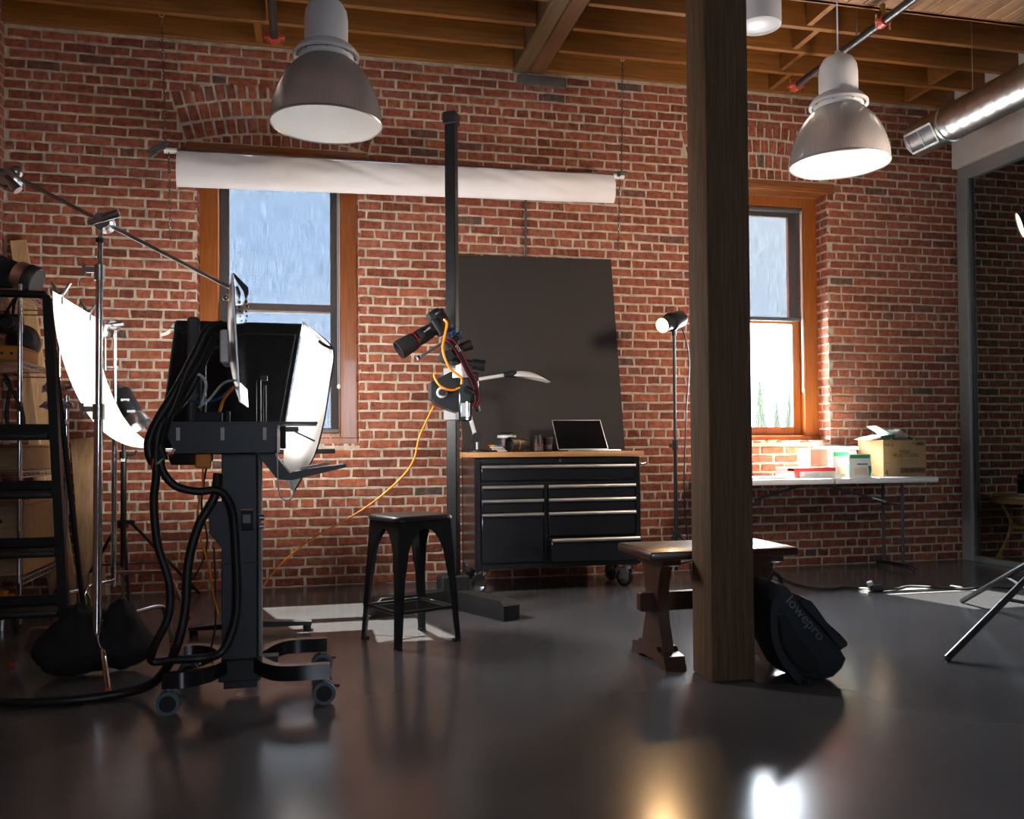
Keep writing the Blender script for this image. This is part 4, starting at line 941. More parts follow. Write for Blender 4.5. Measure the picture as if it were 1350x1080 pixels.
t, M_ = bag(4.56, 6.36, 1.072, .20, .20, .05, R(-12), R(28), 'bag_white', 'snack_bag', 'pale mint snack bag standing up at an angle on the carton', 'bag', 'snack bags on the carton')
t, M_ = bag(4.685, 6.34, 1.050, .15, .20, .045, R(8), R(33), 'bag_grey', 'snack_bag', 'crinkled grey speckled snack bag at the back of the carton top', 'bag', 'snack bags on the carton')
m = MB().box((0, 0, 0), (.05, .2, .005), None, .001); m.v = [Matrix.Translation((4.74, 6.33, 1.047)) @ Matrix.Rotation(R(36), 4, 'Y') @ p for p in m.v]; m.build('green_seal', 'dark_green', t)
# food packs
fp = thing('food_pack', 'low red and white food pack lying under the small cream box', 'food pack', (3.83, 6.22, ZB))
MB().bx(3.615, 3.965, 6.10, 6.38, ZB, .822, .006, 2).build('tray', 'white_plastic', fp)
MB().bx(3.612, 3.967, 6.097, 6.20, .795, .8245, .004).build('red_lid_edge', 'red_print', fp)
MB().bx(3.612, 3.66, 6.097, 6.383, .75, .826, .004).build('red_end', 'red_print', fp)
MB().bx(3.70, 3.82, 6.0985, 6.1, .757, .79).build('label', 'cable_white', fp, smooth=False)
t = thing('small_carton', 'small cream cardboard box stacked on the red and white food pack', 'carton', (3.88, 6.26, .826))
MB().bx(3.80, 3.955, 6.18, 6.36, .8275, .970, .003).build('carton_body', 'cream', t, smooth=False)
MB().bx(3.798, 3.957, 6.268, 6.274, .969, .9715).build('flap_seam', 'cardboard', t, smooth=False)
t = thing('white_tub', 'white plastic tub with a lid behind the small cream box', 'tub', (4.21, 6.42, ZB))
MB().bx(4.06, 4.36, 6.39, 6.535, ZB, .955, .02, 3).build('tub_body', 'white_plastic', t)
MB().bx(4.05, 4.37, 6.38, 6.545, .955, .985, .008, 2).build('lid', 'white_plastic', t)
def standup(x0, x1, y, z1, lab):
    t = thing('food_pouch', lab, 'pouch', ((x0 + x1) / 2, y, ZB), group='food pouches on the table')
    def fn(s): return lambda u, v: (x0 + (x1 - x0) * u + .004 * math.sin(6 * v), y + s * (.035 * (1 - v) ** .7 * math.sin(math.pi * max(.04, min(.96, u))) + .001), ZB + (z1 - ZB) * v)
    a = MB().grid(fn(-1), 10, 12); b2 = MB().grid(fn(1), 10, 12); a.add(b2.v, [tuple(reversed(f)) for f in b2.f]); a.build('pouch', 'bag_white', t, ang=60)
    f = fn(-1); off = Vector((0, -.0015, 0))
    for nm, mm, u0, u1, v0, v1 in (('green_band', 'green_print', .05, .95, .82, .97), ('picture', 'cream', .15, .7, .12, .42), ('green_strip', 'dark_green', .8, .97, .05, .5), ('blue_strip', 'cable_blue', .3, .8, .55, .6)):
        MB().grid(lambda u, v: Vector(f(u0 + (u1 - u0) * u, v0 + (v1 - v0) * v)) + off, 6, 4).build(nm, mm, t)
    return t
standup(3.985, 4.13, 6.16, .945, 'white stand-up food pouch with a green top, left of its twin'); standup(4.055, 4.245, 6.055, .925, 'white stand-up food pouch with a green top, nearest the table edge')
tag(MB().bx(3.22, 3.55, 6.06, 6.36, ZB + .0005, ZB + .012, .001).build('paper_stack', 'paper_white', None, smooth=False), 'white paper stack on the sunlit end of the folding table', 'paper')

# ------------------------------------------------------------------ lamps on stands
def lamp_head(t, F_, ax, r, L, glow, par=None):
    F_ = Vector(F_); ax = Vector(ax).normalized()           # F_: front centre, ax: shining direction
    MB().lathe([(r * .98, 0), (r * 1.02, -.01), (r, -.03), (r * .98, -L * .36), (r * 1.25, -L * .40), (r * 1.28, -L * .46), (r * 1.12, -L * .5), (r * 1.1, -L * .92), (r * .9, -L), (0, -L)], F_, ax, 30).build('lamp_body', 'black_metal', t)
    MB().lathe([(0, -.004), (r * .97, -.006), (r * .97, -.012)], F_, ax, 30).build('bulb_glass', glow, t)
def stand(t, x, y, zt, hub, rad, a0, rp=.011, m='black_metal', low=.0):
    MB().cyl((x, y, .10), (x, y, zt * .55), rp * 1.3).build('lower_tube', m, t)
    MB().cyl((x, y, zt * .55), (x, y, zt), rp).build('upper_tube', 'dark_grey' if m == 'black_metal' else m, t)
    MB().cyl((x, y, zt * .55 - .03), (x, y, zt * .55 + .04), rp * 2.0, n=14).build('collar', m, t)
    MB().box((x - .03, y, zt * .55), (.035, .012, .03), None, .003).build('collar_knob', m, t)
    MB().cyl((x, y, hub - .02), (x, y, hub + .02), rp * 2.2, n=14).build('hub', m, t)
    for k in range(3):
        a = a0 + k * 2 * math.pi / 3; c, s = math.cos(a), math.sin(a)
        MB().tube([(x + c * .02, y + s * .02, hub), (x + c * rad, y + s * rad, .012)], rp * .9, 8).build('leg', m, t)
        MB().tube([(x + c * rad * .5, y + s * rad * .5, hub * .5 + .006), (x, y, .14)], rp * .55, 6).build('leg_brace', m, t)
        MB().sph((x + c * rad, y + s * rad, .012), .012, 8, 6).build('foot_tip', 'black_rubber', t)
lm = thing('spot_lamp', 'glowing warm spot lamp on a thin black stand left of the post', 'studio lamp', (2.60, 6.0, 0))
stand(lm, 2.60, 6.0, 1.82, .36, .34, R(215))
lamp_head(lm, (2.478, 5.93, 1.862), (-.80, -.52, -.30), .055, .27, 'lamp_glow')
MB().tube([(2.60, 6.0, 1.80), (2.60, 6.0, 1.86), (2.57, 5.99, 1.885)], .016, 10).build('yoke', 'black_metal', lm)
MB().tube([(2.66, 6.0, 1.86), (2.70, 6.02, 1.78), (2.73, 6.03, 1.6), (2.70, 6.03, 1.2), (2.68, 6.03, .6), (2.74, 6.05, .01)], .005, 6, 6).build('power_cord', 'black_rubber', lm)
light('spot_lamp_light', 'SPOT', (2.44, 5.905, 1.848), (2.44 - .80, 5.905 - .52, 1.848 - .30), energy=38, color=(1.0, .62, .28), spot_size=R(100), spot_blend=.6, shadow_soft_size=.05)
lr = thing('flood_lamp', 'red-glowing lamp head on a tripod stand cut by the right edge', 'studio lamp', (3.80, 3.85, 0))
stand(lr, 3.80, 3.85, 2.12, .46, .98, R(198), .018)
lamp_head(lr, (3.715, 3.985, 2.165), (-.78, .55, -.28), .07, .26, 'lamp_glow_red')
light('flood_lamp_light', 'SPOT', (3.69, 4.0, 2.155), (3.69 - .45, 4.0 + .85, 2.155 + .12), energy=260, color=(1.0, .80, .64), spot_size=R(130), spot_blend=1.0, shadow_soft_size=.25)

# ------------------------------------------------------------------ table and phone behind the glass, floor cord
wt = thing('rattan_table', 'round rattan side table seen dimly behind the glass', 'side table', (5.93, 6.25, 0))
MB().lathe([(0, .535), (.31, .535), (.32, .54), (.32, .56), (.31, .565), (0, .565)], (5.93, 6.25, 0), n=36).build('top', 'rattan', wt)
MB().lathe([(.30, .50), (.315, .50), (.318, .535), (.30, .535)], (5.93, 6.25, 0), n=36).build('woven_edge', 'rattan', wt)
for k in range(4):
    a = R(45 + 90 * k); c, s = math.cos(a), math.sin(a)
    MB().tube([(5.93 + c * .27, 6.25 + s * .27, .53), (5.93 + c * .20, 6.25 + s * .20, .40), (5.93 + c * .18, 6.25 + s * .18, .30), (5.93 + c * .23, 6.25 + s * .23, .14), (5.93 + c * .30, 6.25 + s * .30, 0)], .014, 8, 5).build('leg', 'rattan', wt)
MB().torus((5.93, 6.25, .30), (0, 0, 1), .18, .012, 30, 8).build('hoop', 'rattan', wt)
tag(MB().bx(5.76, 6.12, 6.12, 6.38, .566, .580, .002).build('notepad', 'paper_white', None, smooth=False), 'white papers under the phone on the rattan table', 'paper')
ph = thing('desk_phone', 'black desk phone on the rattan table behind the glass', 'phone', (5.95, 6.22, .581))
MB().prism([(5.82, 6.14, .581), (6.08, 6.14, .581), (6.08, 6.14, .605), (5.93, 6.14, .665), (5.82, 6.14, .70)], (0, .18, 0)).build('phone_base', 'black_metal', ph, smooth=False)
MB().box((5.845, 6.23, .722), (.05, .20, .035), Matrix.Rotation(R(22), 3, 'Y'), .012, 2).build('handset', 'black_metal', ph)
MB().box((5.985, 6.21, .655), (.06, .08, .004), Matrix.Rotation(R(22), 3, 'Y')).build('sticker', 'sticker', ph, smooth=False)
fc = thing('power_cord', 'black power cord with a plug snaking over the floor by the table', 'cord', (3.75, 5.5, 0))
MB().tube([(3.10, 6.59, .66), (3.18, 6.56, .60), (3.30, 6.42, .42), (3.40, 6.28, .20), (3.45, 6.15, .05), (3.42, 5.95, .012), (3.38, 5.72, .008), (3.42, 5.52, .008), (3.52, 5.46, .008), (3.62, 5.50, .008), (3.70, 5.44, .008), (3.76, 5.36, .012)], .0075, 8, 6).build('cord_run', 'black_rubber', fc)
MB().tube([(3.80, 5.32, .012), (3.95, 5.36, .008), (4.08, 5.42, .008), (4.22, 5.34, .008), (4.35, 5.22, .008), (4.55, 5.26, .008), (4.70, 5.18, .008), (4.95, 5.22, .008), (5.3, 5.3, .008)], .0075, 8, 6).build('cord_run', 'black_rubber', fc)
MB().bx(3.72, 3.80, 5.30, 5.37, .001, .045, .010, 2).cyl((3.735, 5.335, .02), (3.715, 5.335, .06), .017, n=12).build('plug', 'black_rubber', fc)
MB().cyl((3.722, 5.335, .045), (3.712, 5.335, .068), .019, n=12).build('plug_face', 'light_grey', fc)
# ------------------------------------------------------------------ product desk, white sweep, light tent
dk = thing('standing_desk', 'dark height-adjustable desk behind the rolling cart', 'desk', (-.28, 5.2, 0))
MB().bx(-.665, .145, 4.80, 5.72, .972, .998, .004).build('desk_top', 'dark_grey', dk)
for y in (5.06,):
    MB().bx(-.335, -.265, y - .04, y + .04, .06, .62, .008).build('leg', 'black_metal', dk)
    MB().bx(-.325, -.275, y - .03, y + .03, .62, .972, .006).build('inner_leg', 'black_metal', dk)
    MB().prism([(-.625, y - .035, .028), (.02, y - .035, .028), (.02, y - .035, .046), (-.265, y - .035, .062), (-.335, y - .035, .062), (-.625, y - .035, .046)], (0, .07, 0)).build('foot', 'black_metal', dk, smooth=False)
    for x in (-.60, -.005): MB().cyl((x, y, 0), (x, y, .028), .022, n=12).build('glide', 'black_rubber', dk)
MB().bx(-.34, -.26, 5.0, 5.56, .93, .972, .004).build('rail', 'black_metal', dk)
prof = [(-1.222, 1.785), (-1.216, 1.66), (-1.190, 1.50), (-1.142, 1.345), (-1.075, 1.20), (-.99, 1.09), (-.89, 1.025), (-.78, 1.003), (-.66, 1.0), (-.45, 1.0)]
pp = smooth_pts([(a, 0, b) for a, b in prof], 5)
sh = thing('white_sweep', 'bright white curved backdrop sheet clipped up beside the chrome stands', 'backdrop sheet', (-.9, 5.2, 1.0))
def sw(u, v):
    i = u * (len(pp) - 1); k = min(int(i), len(pp) - 2); p = pp[k].lerp(pp[k + 1], i - k); return (p.x, 4.75 + .93 * v, p.z + .0012)
MB().grid(sw, 46, 6, -.0012).build('sheet', 'sweep_white', sh, ang=70)
for y in (4.90, 5.50):
    c_ = MB()
    for s in (-1, 1): c_.tube([(-1.222 + s * .004, y, 1.745), (-1.222 + s * .006, y, 1.79), (-1.222 + s * .045, y, 1.855)], .008, 8)
    c_.cyl((-1.235, y - .014, 1.79), (-1.209, y - .014, 1.79), .012, n=10); c_.build('spring_clamp', 'steel', sh)
tn = thing('light_tent', 'black-backed light tent with a glowing white cloth flap', 'light tent', (-.33, 5.0, .998))
MB().prism([(-.735, 4.80, 1.006), (-.135, 4.80, 1.006), (-.025, 4.80, 1.655), (-.655, 4.80, 1.655)], (0, .012, 0)).build('back_panel', 'black_fabric', tn, smooth=False)
MB().tube([(-.652, 4.796, 1.655), (-.03, 4.796, 1.655), (-.138, 4.796, 1.010), (-.735, 4.796, 1.010), (-.652, 4.796, 1.655)], .007, 6).build('edge_binding', 'black_matte', tn)
MB().tube([(-.70, 4.793, 1.62), (-.62, 4.793, 1.62)], .003, 6).tube([(-.635, 4.792, 1.60), (-.06, 4.792, 1.60)], .002, 6).tube([(-.06, 4.792, 1.60), (-.16, 4.792, 1.02)], .002, 6).build('seam', 'dark_grey', tn)
MB().grid(lambda u, v: (-.655 + .63 * u, 4.80 + .5 * v, 1.660 + .012 * math.sin(math.pi * v) + .004 * noise.noise((u * 5, v * 4, 3))), 12, 8, .003).build('roof_cloth', 'softbox_white', tn, ang=70)
inn = smooth_pts([(-.022, 0, 1.655), (-.03, 0, 1.58), (-.065, 0, 1.38), (-.105, 0, 1.14), (-.122, 0, .95), (-.118, 0, .85), (-.085, 0, .79)], 4)
ou = smooth_pts([(-.010, 0, 1.66), (.065, 0, 1.605), (.137, 0, 1.52), (.12, 0, 1.36), (.085, 0, 1.14), (.035, 0, .96), (-.070, 0, .775)], 4)
def flap(u, v):
    i = v * (len(inn) - 1); k = min(int(i), len(inn) - 2); a = inn[k].lerp(inn[k + 1], i - k); b_ = ou[k].lerp(ou[k + 1], i - k); p = a.lerp(b_, u)
    return (p.x, 4.775 - .02 * v + .05 * u * (1 - v) + .016 * math.sin(u * 7 + v * 5) * u + .012 * noise.noise((u * 3, v * 6, 2)), p.z)
MB().grid(flap, 12, 30, .002).build('cloth_flap', 'softbox_white', tn, ang=70)
MB().tube([Vector(flap(1, k / 30)) for k in range(31)], .004, 6).build('flap_edge', 'black_matte', tn)
MB().grid(lambda u, v: (-.022 + .15 * u, 4.768 + .05 * u - .03 * math.sin(math.pi * v) * u, 1.655 - .125 * u + .05 * v * (1 - u) - .03 * v), 8, 6, .002).build('top_fold', 'softbox_white', tn, ang=70)
MB().tube([(.06, 4.775, 1.567), (.085, 4.765, 1.545), (.13, 4.78, 1.53)], .008, 6, 4).build('fold_tie', 'black_fabric', tn)
MB().tube([(-.655, 4.80, 1.65), (-.69, 4.80, 1.60), (-.73, 4.80, 1.585)], .009, 6, 4).build('corner_tab', 'softbox_white', tn)
light('tent_flash', 'POINT', (-.14, 5.03, 1.40), energy=150, color=(1.0, .94, .88), shadow_soft_size=.22)
fl = thing('tent_light', 'small flash head standing on the desk inside the light tent', 'flash', (-.26, 5.3, .998))
MB().lathe([(0, 0), (.06, 0), (.06, .02), (.015, .03), (.015, .26), (0, .26)], (-.26, 5.30, .999), n=20).build('foot', 'black_metal', fl)
MB().cyl((-.26, 5.36, 1.30), (-.26, 5.24, 1.36), .05, n=20).build('flash_body', 'black_metal', fl)

# ------------------------------------------------------------------ rolling workstation cart
ct = thing('workstation_cart', 'black rolling cart with a centre column and cable-filled tray', 'cart', (-.26, 3.8, 0))
MB().bx(-.338, -.200, 3.745, 3.86, .10, .985, .004).build('column', 'slate_metal', ct, smooth=False)
MB().bx(-.196, -.184, 3.76, 3.86, .10, .985, .002).build('column_track', 'mid_grey', ct, smooth=False)
MB().bx(-.350, -.185, 3.735, 3.87, .065, .155, .005).bx(-.330, -.200, 3.74, 3.865, .038, .066).build('column_shoe', 'black_metal', ct, smooth=False)
MB().prism([(-.386, 3.74, .787), (-.205, 3.74, .787), (-.205, 3.74, .60), (-.336, 3.74, .60), (-.386, 3.74, .665)], (0, .05, 0)).build('side_bracket', 'slate_metal', ct, smooth=False)
lb = MB().bx(-.262, -.215, 3.7385, 3.74, .67, .752).build('rating_label', 'black_gloss', ct, smooth=False)
MB().bx(-.262, -.215, 3.7375, 3.7385, .752, .757).build('label_stripe', 'orange', lb, smooth=False)
MB().bx(-.255, -.225, 3.7375, 3.7385, .70, .735).build('label_print', 'mid_grey', lb, smooth=False)
for z in (.72, .685): MB().cyl((-.19, 3.75, z), (-.172, 3.75, z), .012, n=10).build('column_bolt', 'steel', ct)
MB().bx(-.342, -.196, 3.738, 3.742, .535, .545).build('cable_tie', 'black_rubber', ct, smooth=False)
def base_leg(xe, ye, s):
    pts = [(-.265 + s * .06, 3.80 + (ye - 3.8) * .15, 0), (-.265 + s * .12, 3.80 + (ye - 3.8) * .75, 0), (-.265 + s * .19, ye, 0), (xe, ye, 0)]
    P = smooth_pts(pts, 6); V = []; F = []
    for i, p in enumerate(P):
        d = (P[min(i + 1, len(P) - 1)] - P[max(0, i - 1)]).normalized(); q = Vector((-d.y, d.x, 0)) * .021
        V += [p + q + Vector((0, 0, .100)), p - q + Vector((0, 0, .100)), p - q * .9 + Vector((0, 0, .158)), p + q * .9 + Vector((0, 0, .158))]
    for i in range(len(P) - 1): F += [(i * 4 + k, i * 4 + (k + 1) % 4, i * 4 + 4 + (k + 1) % 4, i * 4 + 4 + k) for k in range(4)]
    n = len(V); F += [(3, 2, 1, 0), (n - 4, n - 3, n - 2, n - 1)]
    MB().add(V, F).build('base_leg', 'black_gloss', ct, ang=40)
    xw = xe - s * .022
    c_ = MB().cyl((xw, ye, .085), (xw, ye, .104), .010, n=10).build('caster', 'steel', ct)
    MB().bx(xw - .016, xw + .016, ye - .012, ye + .012, .045, .088, .004).bx(xw + .03 * 1, xw + .06, ye - .006, ye + .006, .062, .070).build('fork', 'black_matte', c_)
    for dy in (-.022, .022):
        MB().lathe([(.0, -.010), (.032, -.010), (.032, -.009), (.044, -.009), (.046, 0), (.044, .009), (.032, .009), (.032, .010), (0, .010)], (xw, ye + dy, .046), (0, 1, 0), 26).build('tyre', 'tyre_blue', c_)
        MB().lathe([(0, -.0125), (.030, -.0115), (.032, -.008), (.032, .008), (.030, .0115), (0, .0125)], (xw, ye + dy, .046), (0, 1, 0), 20).build('wheel_disc', 'black_matte', c_)
for xe, ye, s in ((-.535, 3.575, -1), (.083, 3.575, 1), (-.52, 4.05, -1), (.083, 4.05, 1)): base_leg(xe, ye, s)
MB().bx(-.42, -.12, 3.785, 3.85, .108, .148).build('base_bar', 'black_metal', ct, smooth=False)
tr = MB().prism([(-.545, 3.65, 1.100), (-.505, 3.65, .990), (-.118, 3.65, .990), (-.118, 3.65, 1.100)], (0, .008, 0)).prism([(-.545, 4.05, 1.100), (-.505, 4.05, .990), (-.118, 4.05, .990), (-.118, 4.05, 1.100)], (0, .008, 0)).bx(-.50, -.118, 3.65, 4.05, .985, .992).bx(-.126, -.118, 3.65, 4.055, .985, 1.10).build('tray', 'slate_metal', ct, smooth=False)
MB().bx(-.56, .04, 3.64, 3.70, 1.100, 1.108).bx(-.56, .04, 4.0, 4.06, 1.100, 1.108).bx(-.50, .04, 3.70, 4.0, 1.102, 1.106).build('tray_deck', 'slate_metal', ct, smooth=False)
for x in (-.49, -.325, -.165): MB().bx(x - .007, x + .007, 3.6485, 3.65, 1.035, 1.085).build('tray_slot', 'light_grey', tr, smooth=False)
MB().bx(-.105, -.085, 3.66, 3.70, 1.0, 1.09, .003).build('side_connector', 'black_matte', tr)
MB().bx(-.11, -.035, 3.72, 3.80, 1.07, 1.09, .003).tube([(-.05, 3.75, 1.07), (.0, 3.75, 1.045), (.03, 3.75, 1.03)], .004, 6, 4).build('antenna_bracket', 'mid_grey', ct)
MB().prism([(-.205, 3.72, .985), (-.135, 3.72, .985), (-.06, 3.72, .885), (-.06, 3.72, .875), (-.118, 3.72, .875)], (0, .20, 0)).build('shelf_arm', 'slate_metal', ct, smooth=False)
MB().prism([(-.118, 3.68, .875), (-.06, 3.68, .873), (.155, 3.68, .922), (.155, 3.68, .935), (-.06, 3.68, .905)], (0, .24, 0)).build('laptop_shelf', 'slate_metal', ct, smooth=False)
tag(MB().box((.03, 3.80, .928), (.12, .16, .010), Matrix.Rotation(R(-11), 3, 'Y'), .002).build('card_reader', 'light_grey', None), 'thin pale device lying on the cart side shelf', 'device')
MB().bx(-.492, -.442, 3.93, 3.955, 1.108, 1.56, .010).build('mast_plate', 'dark_grey', ct)
MB().bx(-.43, -.33, 3.68, 3.72, 1.108, 1.148, .004).bx(-.315, -.30, 3.68, 3.71, 1.108, 1.15, .002).build('power_block', 'black_matte', ct)
MB().cyl((-.20, 3.90, 1.106), (-.20, 3.90, 1.29), .010, n=8).cyl((-.175, 3.90, 1.106), (-.175, 3.90, 1.27), .006, n=8).bx(-.195, -.165, 3.89, 3.91, 1.29, 1.31).build('probe_rods', 'black_metal', ct)
MB().lathe([(0, 0), (.075, 0), (.085, .02), (.085, .045), (0, .045)], (-.46, 3.80, .938), n=26).build('cable_drum', 'black_matte', ct)
MB().bx(-.435, -.375, 3.70, 3.74, .925, .985, .006).build('orange_plug', 'orange', ct)
# monitor, edge-on
mo = thing('monitor', 'thin silver monitor seen edge-on above the cart', 'monitor', (-.27, 3.97, 1.108))
def mp_(z, y): f = (z - 1.19) / .52; return Vector((-.262 - .030 * f, y, z))
scr_v = [mp_(1.19, 3.73), mp_(1.19, 4.22), mp_(1.71, 4.22), mp_(1.71, 3.73)]
MB().prism(scr_v, (-.006, 0, 0)).build('frame', 'aluminium', mo, smooth=False)
def back(u, v):
    y = 3.73 + .49 * u; z = 1.19 + .52 * v; b_ = .045 * (math.sin(math.pi * u) * math.sin(math.pi * v)) ** .55 if 0 < u < 1 and 0 < v < 1 else 0
    p = mp_(z, y); return (p.x - .006 - b_, y, z)
MB().grid(back, 14, 14).build('back_shell', 'aluminium', mo, ang=60)
MB().prism([mp_(1.27, 3.735) + Vector((.0005, 0, 0)), mp_(1.27, 4.215) + Vector((.0005, 0, 0)), mp_(1.70, 4.215) + Vector((.0005, 0, 0)), mp_(1.70, 3.735) + Vector((.0005, 0, 0))], (.002, 0, 0)).build('screen', 'glass_dark', mo, smooth=False)
MB().bx(-.355, -.318, 3.86, 4.06, 1.36, 1.50, .006).build('mount_plate', 'white_plastic', mo)
MB().cyl((-.345, 3.96, 1.43), (-.44, 3.96, 1.43), .022).cyl((-.44, 3.96, 1.11), (-.44, 3.96, 1.46), .022).build('mount_arm', 'black_metal', mo)
# cables
def cable(pts, r, m, lab, grp, sub=6, nm='cable'): return tag(MB().tube(pts, r, 10, sub).build(nm, m, None, ang=80), lab, 'cable', grp)
G = 'cables on the cart'
cable([(-.33, 3.72, 1.50), (-.382, 3.69, 1.475), (-.431, 3.67, 1.368), (-.496, 3.65, 1.232), (-.561, 3.635, 1.113), (-.594, 3.635, 1.024), (-.580, 3.635, .955), (-.556, 3.635, .975), (-.545, 3.64, 1.06), (-.50, 3.66, 1.20), (-.42, 3.70, 1.34), (-.375, 3.74, 1.46)], .019, 'black_rubber', 'thick black cable loop draped over the left end of the cart tray', G)
cable([(-.36, 3.75, 1.47), (-.40, 3.72, 1.36), (-.47, 3.69, 1.20), (-.545, 3.62, 1.10), (-.566, 3.62, 1.00), (-.565, 3.62, .90), (-.575, 3.63, .80), (-.562, 3.63, .64), (-.52, 3.63, .49), (-.522, 3.63, .36), (-.575, 3.64, .245), (-.585, 3.66, .185), (-.51, 3.66, .185), (-.411, 3.66, .185), (-.345, 3.69, .19), (-.302, 3.70, .25), (-.276, 3.71, .372), (-.281, 3.71, .613), (-.295, 3.70, .765), (-.342, 3.68, .835), (-.42, 3.66, .835), (-.50, 3.64, .86), (-.545, 3.635, .92), (-.553, 3.635, .975)], .016, 'black_rubber', 'thick black cable looping down the cart column and back up', G)
cable([(-.35, 3.72, .90), (-.36, 3.69, .81), (-.417, 3.67, .70), (-.454, 3.66, .553), (-.465, 3.655, .373), (-.505, 3.66, .21), (-.60, 3.80, .07), (-.72, 3.84, .025), (-.90, 3.80, .019), (-1.1, 3.82, .019), (-1.35, 3.92, .019)], .018, 'black_rubber', 'thick black cable running from the cart along the floor to the left edge', G)
cable([(-.46, 3.64, 1.30), (-.50, 3.63, 1.18), (-.53, 3.63, 1.11), (-.555, 3.625, 1.03), (-.535, 3.63, .96)], .013, 'black_rubber', 'short black cable lying over the front corner of the tray', G)
cable([(-.41, 3.69, 1.17), (-.39, 3.68, 1.255), (-.415, 3.69, 1.295), (-.45, 3.70, 1.29)], .006, 'cable_white', 'white cable plugged into the power block', G)
cable([(-.285, 3.80, 1.285), (-.33, 3.74, 1.265), (-.38, 3.71, 1.20), (-.42, 3.70, 1.165)], .005, 'cable_white', 'white cable curving from the monitor to the tray', G)
cable([(-.285, 3.82, 1.27), (-.35, 3.76, 1.205), (-.42, 3.72, 1.19), (-.47, 3.70, 1.20)], .005, 'cable_blue', 'thin blue cable behind the monitor', G)
cable([(-.285, 3.80, 1.26), (-.325, 3.76, 1.21), (-.345, 3.74, 1.15), (-.35, 3.73, 1.11)], .006, 'orange', 'short orange cable rising from the tray to the monitor', G)
cable([(-.405, 3.705, .93), (-.405, 3.70, .86), (-.42, 3.70, .78), (-.425, 3.72, .68), (-.39, 3.74, .55), (-.37, 3.75, .42), (-.35, 3.76, .33)], .004, 'orange', 'thin orange cable hanging below the tray plug', G)
cable([(-.51, 3.645, .975), (-.545, 3.628, .99), (-.572, 3.61, .965), (-.578, 3.61, .93)], .006, 'cable_red', 'red cable bent round the tray end', G)
cable([(-.50, 3.645, 1.0), (-.53, 3.63, .975), (-.56, 3.60, .945)], .004, 'cable_white', 'white cable beside the red one at the tray end', G)
cable([(-.12, 3.71, .99), (-.115, 3.70, .85), (-.10, 3.70, .80), (-.075, 3.70, .79), (-.055, 3.70, .82), (-.065, 3.70, .87)], .003, 'cable_white', 'thin white cable loop hanging under the side shelf', G)
cable([(-.40, 3.79, .93), (-.42, 3.80, .78), (-.40, 3.82, .62), (-.44, 3.85, .50), (-.50, 3.88, .43)], .004, 'black_rubber', 'thin black cable curling behind the cart column', G)
cable([(-.375, 3.83, .60), (-.37, 3.84, .40), (-.38, 3.86, .22), (-.45, 3.92, .03), (-.55, 4.0, .006)], .004, 'black_rubber', 'thin black wire dropping from the cart to the floor', G)

# ------------------------------------------------------------------ chrome C-stands
def cleg(t, pts, r=.012): MB().tube(pts, r, 10, 3).build('leg', 'chrome', t); MB().sph(pts[-1], r * 1.5, 10, 7, (1, 1, 1)).build('foot_tip', 'red_paint', t)
def grip(t, c, s=1.0, a=0):
    c = Vector(c); g_ = MB().cyl(c + Vector((0, -.03 * s, 0)), c + Vector((0, .03 * s, 0)), .036 * s, n=20).cyl(c + Vector((0, -.045 * s, 0)), c + Vector((0, -.03 * s, 0)), .03 * s, .036 * s, n=20).build('grip_head', 'steel', t)
    MB().tube([c + Vector((-.05 * s * math.cos(a), -.055 * s, -.05 * s * math.sin(a))), c + Vector((.07 * s * math.cos(a), -.06 * s, .07 * s * math.sin(a)))], lambda f: .010 * s + .008 * s * f, 10).build('t_handle', 'steel', g_)
    MB().cyl(c + Vector((0, -.07 * s, 0)), c + Vector((0, -.04 * s, 0)), .012 * s, n=10).build('bolt', 'chrome', g_)
def collar(t, x, y, z, r=.02, side=-1):
    k = MB().cyl((x, y, z - .035), (x, y, z + .035), r, n=16).bx(x + side * (r - .004), x + side * (r + .035), y - .010, y + .010, z + .0, z + .024, .003).build('collar', 'steel', t)
    MB().box((x + side * (r + .042), y, z + .012), (.016, .012, .055), None, .004).build('wing_knob', 'steel', k)
ca_ = thing('c_stand', 'tall chrome stand with a boom arm slanting over the cart', 'c-stand', (-.905, 4.25, 0), group='chrome stands')
MB().cyl((-.910, 4.25, .16), (-.904, 4.25, 1.14), .0195).build('lower_tube', 'chrome', ca_)
MB().cyl((-.904, 4.25, 1.14), (-.901, 4.25, 1.80), .0155).build('middle_tube', 'chrome', ca_)
MB().cyl((-.901, 4.25, 1.80), (-.898, 4.25, 1.99), .0115).build('upper_tube', 'chrome', ca_)
collar(ca_, -.904, 4.25, 1.17, .026); collar(ca_, -.901, 4.25, 1.79, .022)
MB().cyl((-.90, 4.25, 1.925), (-.90, 4.25, 1.945), .018).build('rubber_band', 'black_rubber', ca_)
grip(ca_, (-.878, 4.235, 2.012), 1.15, R(22))
bm0, bm1 = Vector((-1.225, 4.23, 2.188)), Vector((-.335, 4.23, 1.735))
MB().cyl(bm0, bm1, .0085, n=12).build('boom_arm', 'steel', ca_)
grip(ca_, (-1.262, 4.23, 2.178), 1.2, R(-48)); MB().sph((-1.235, 4.23, 2.215), .028, 10, 7).build('arm_boss', 'steel', ca_)
MB().cyl((-.345, 4.215, 1.745), (-.325, 4.215, 1.735), .014, n=10).sph((-.36, 4.215, 1.69), .016, 10, 7).build('arm_tip', 'chrome', ca_)
cl_ = MB().prism([(-.335, 4.215, 1.800), (-.325, 4.215, 1.805), (-.262, 4.215, 1.740), (-.262, 4.215, 1.715), (-.275, 4.215, 1.685), (-.285, 4.215, 1.725)], (0, .03, 0)).build('end_clip', 'black_metal', ca_, smooth=False)
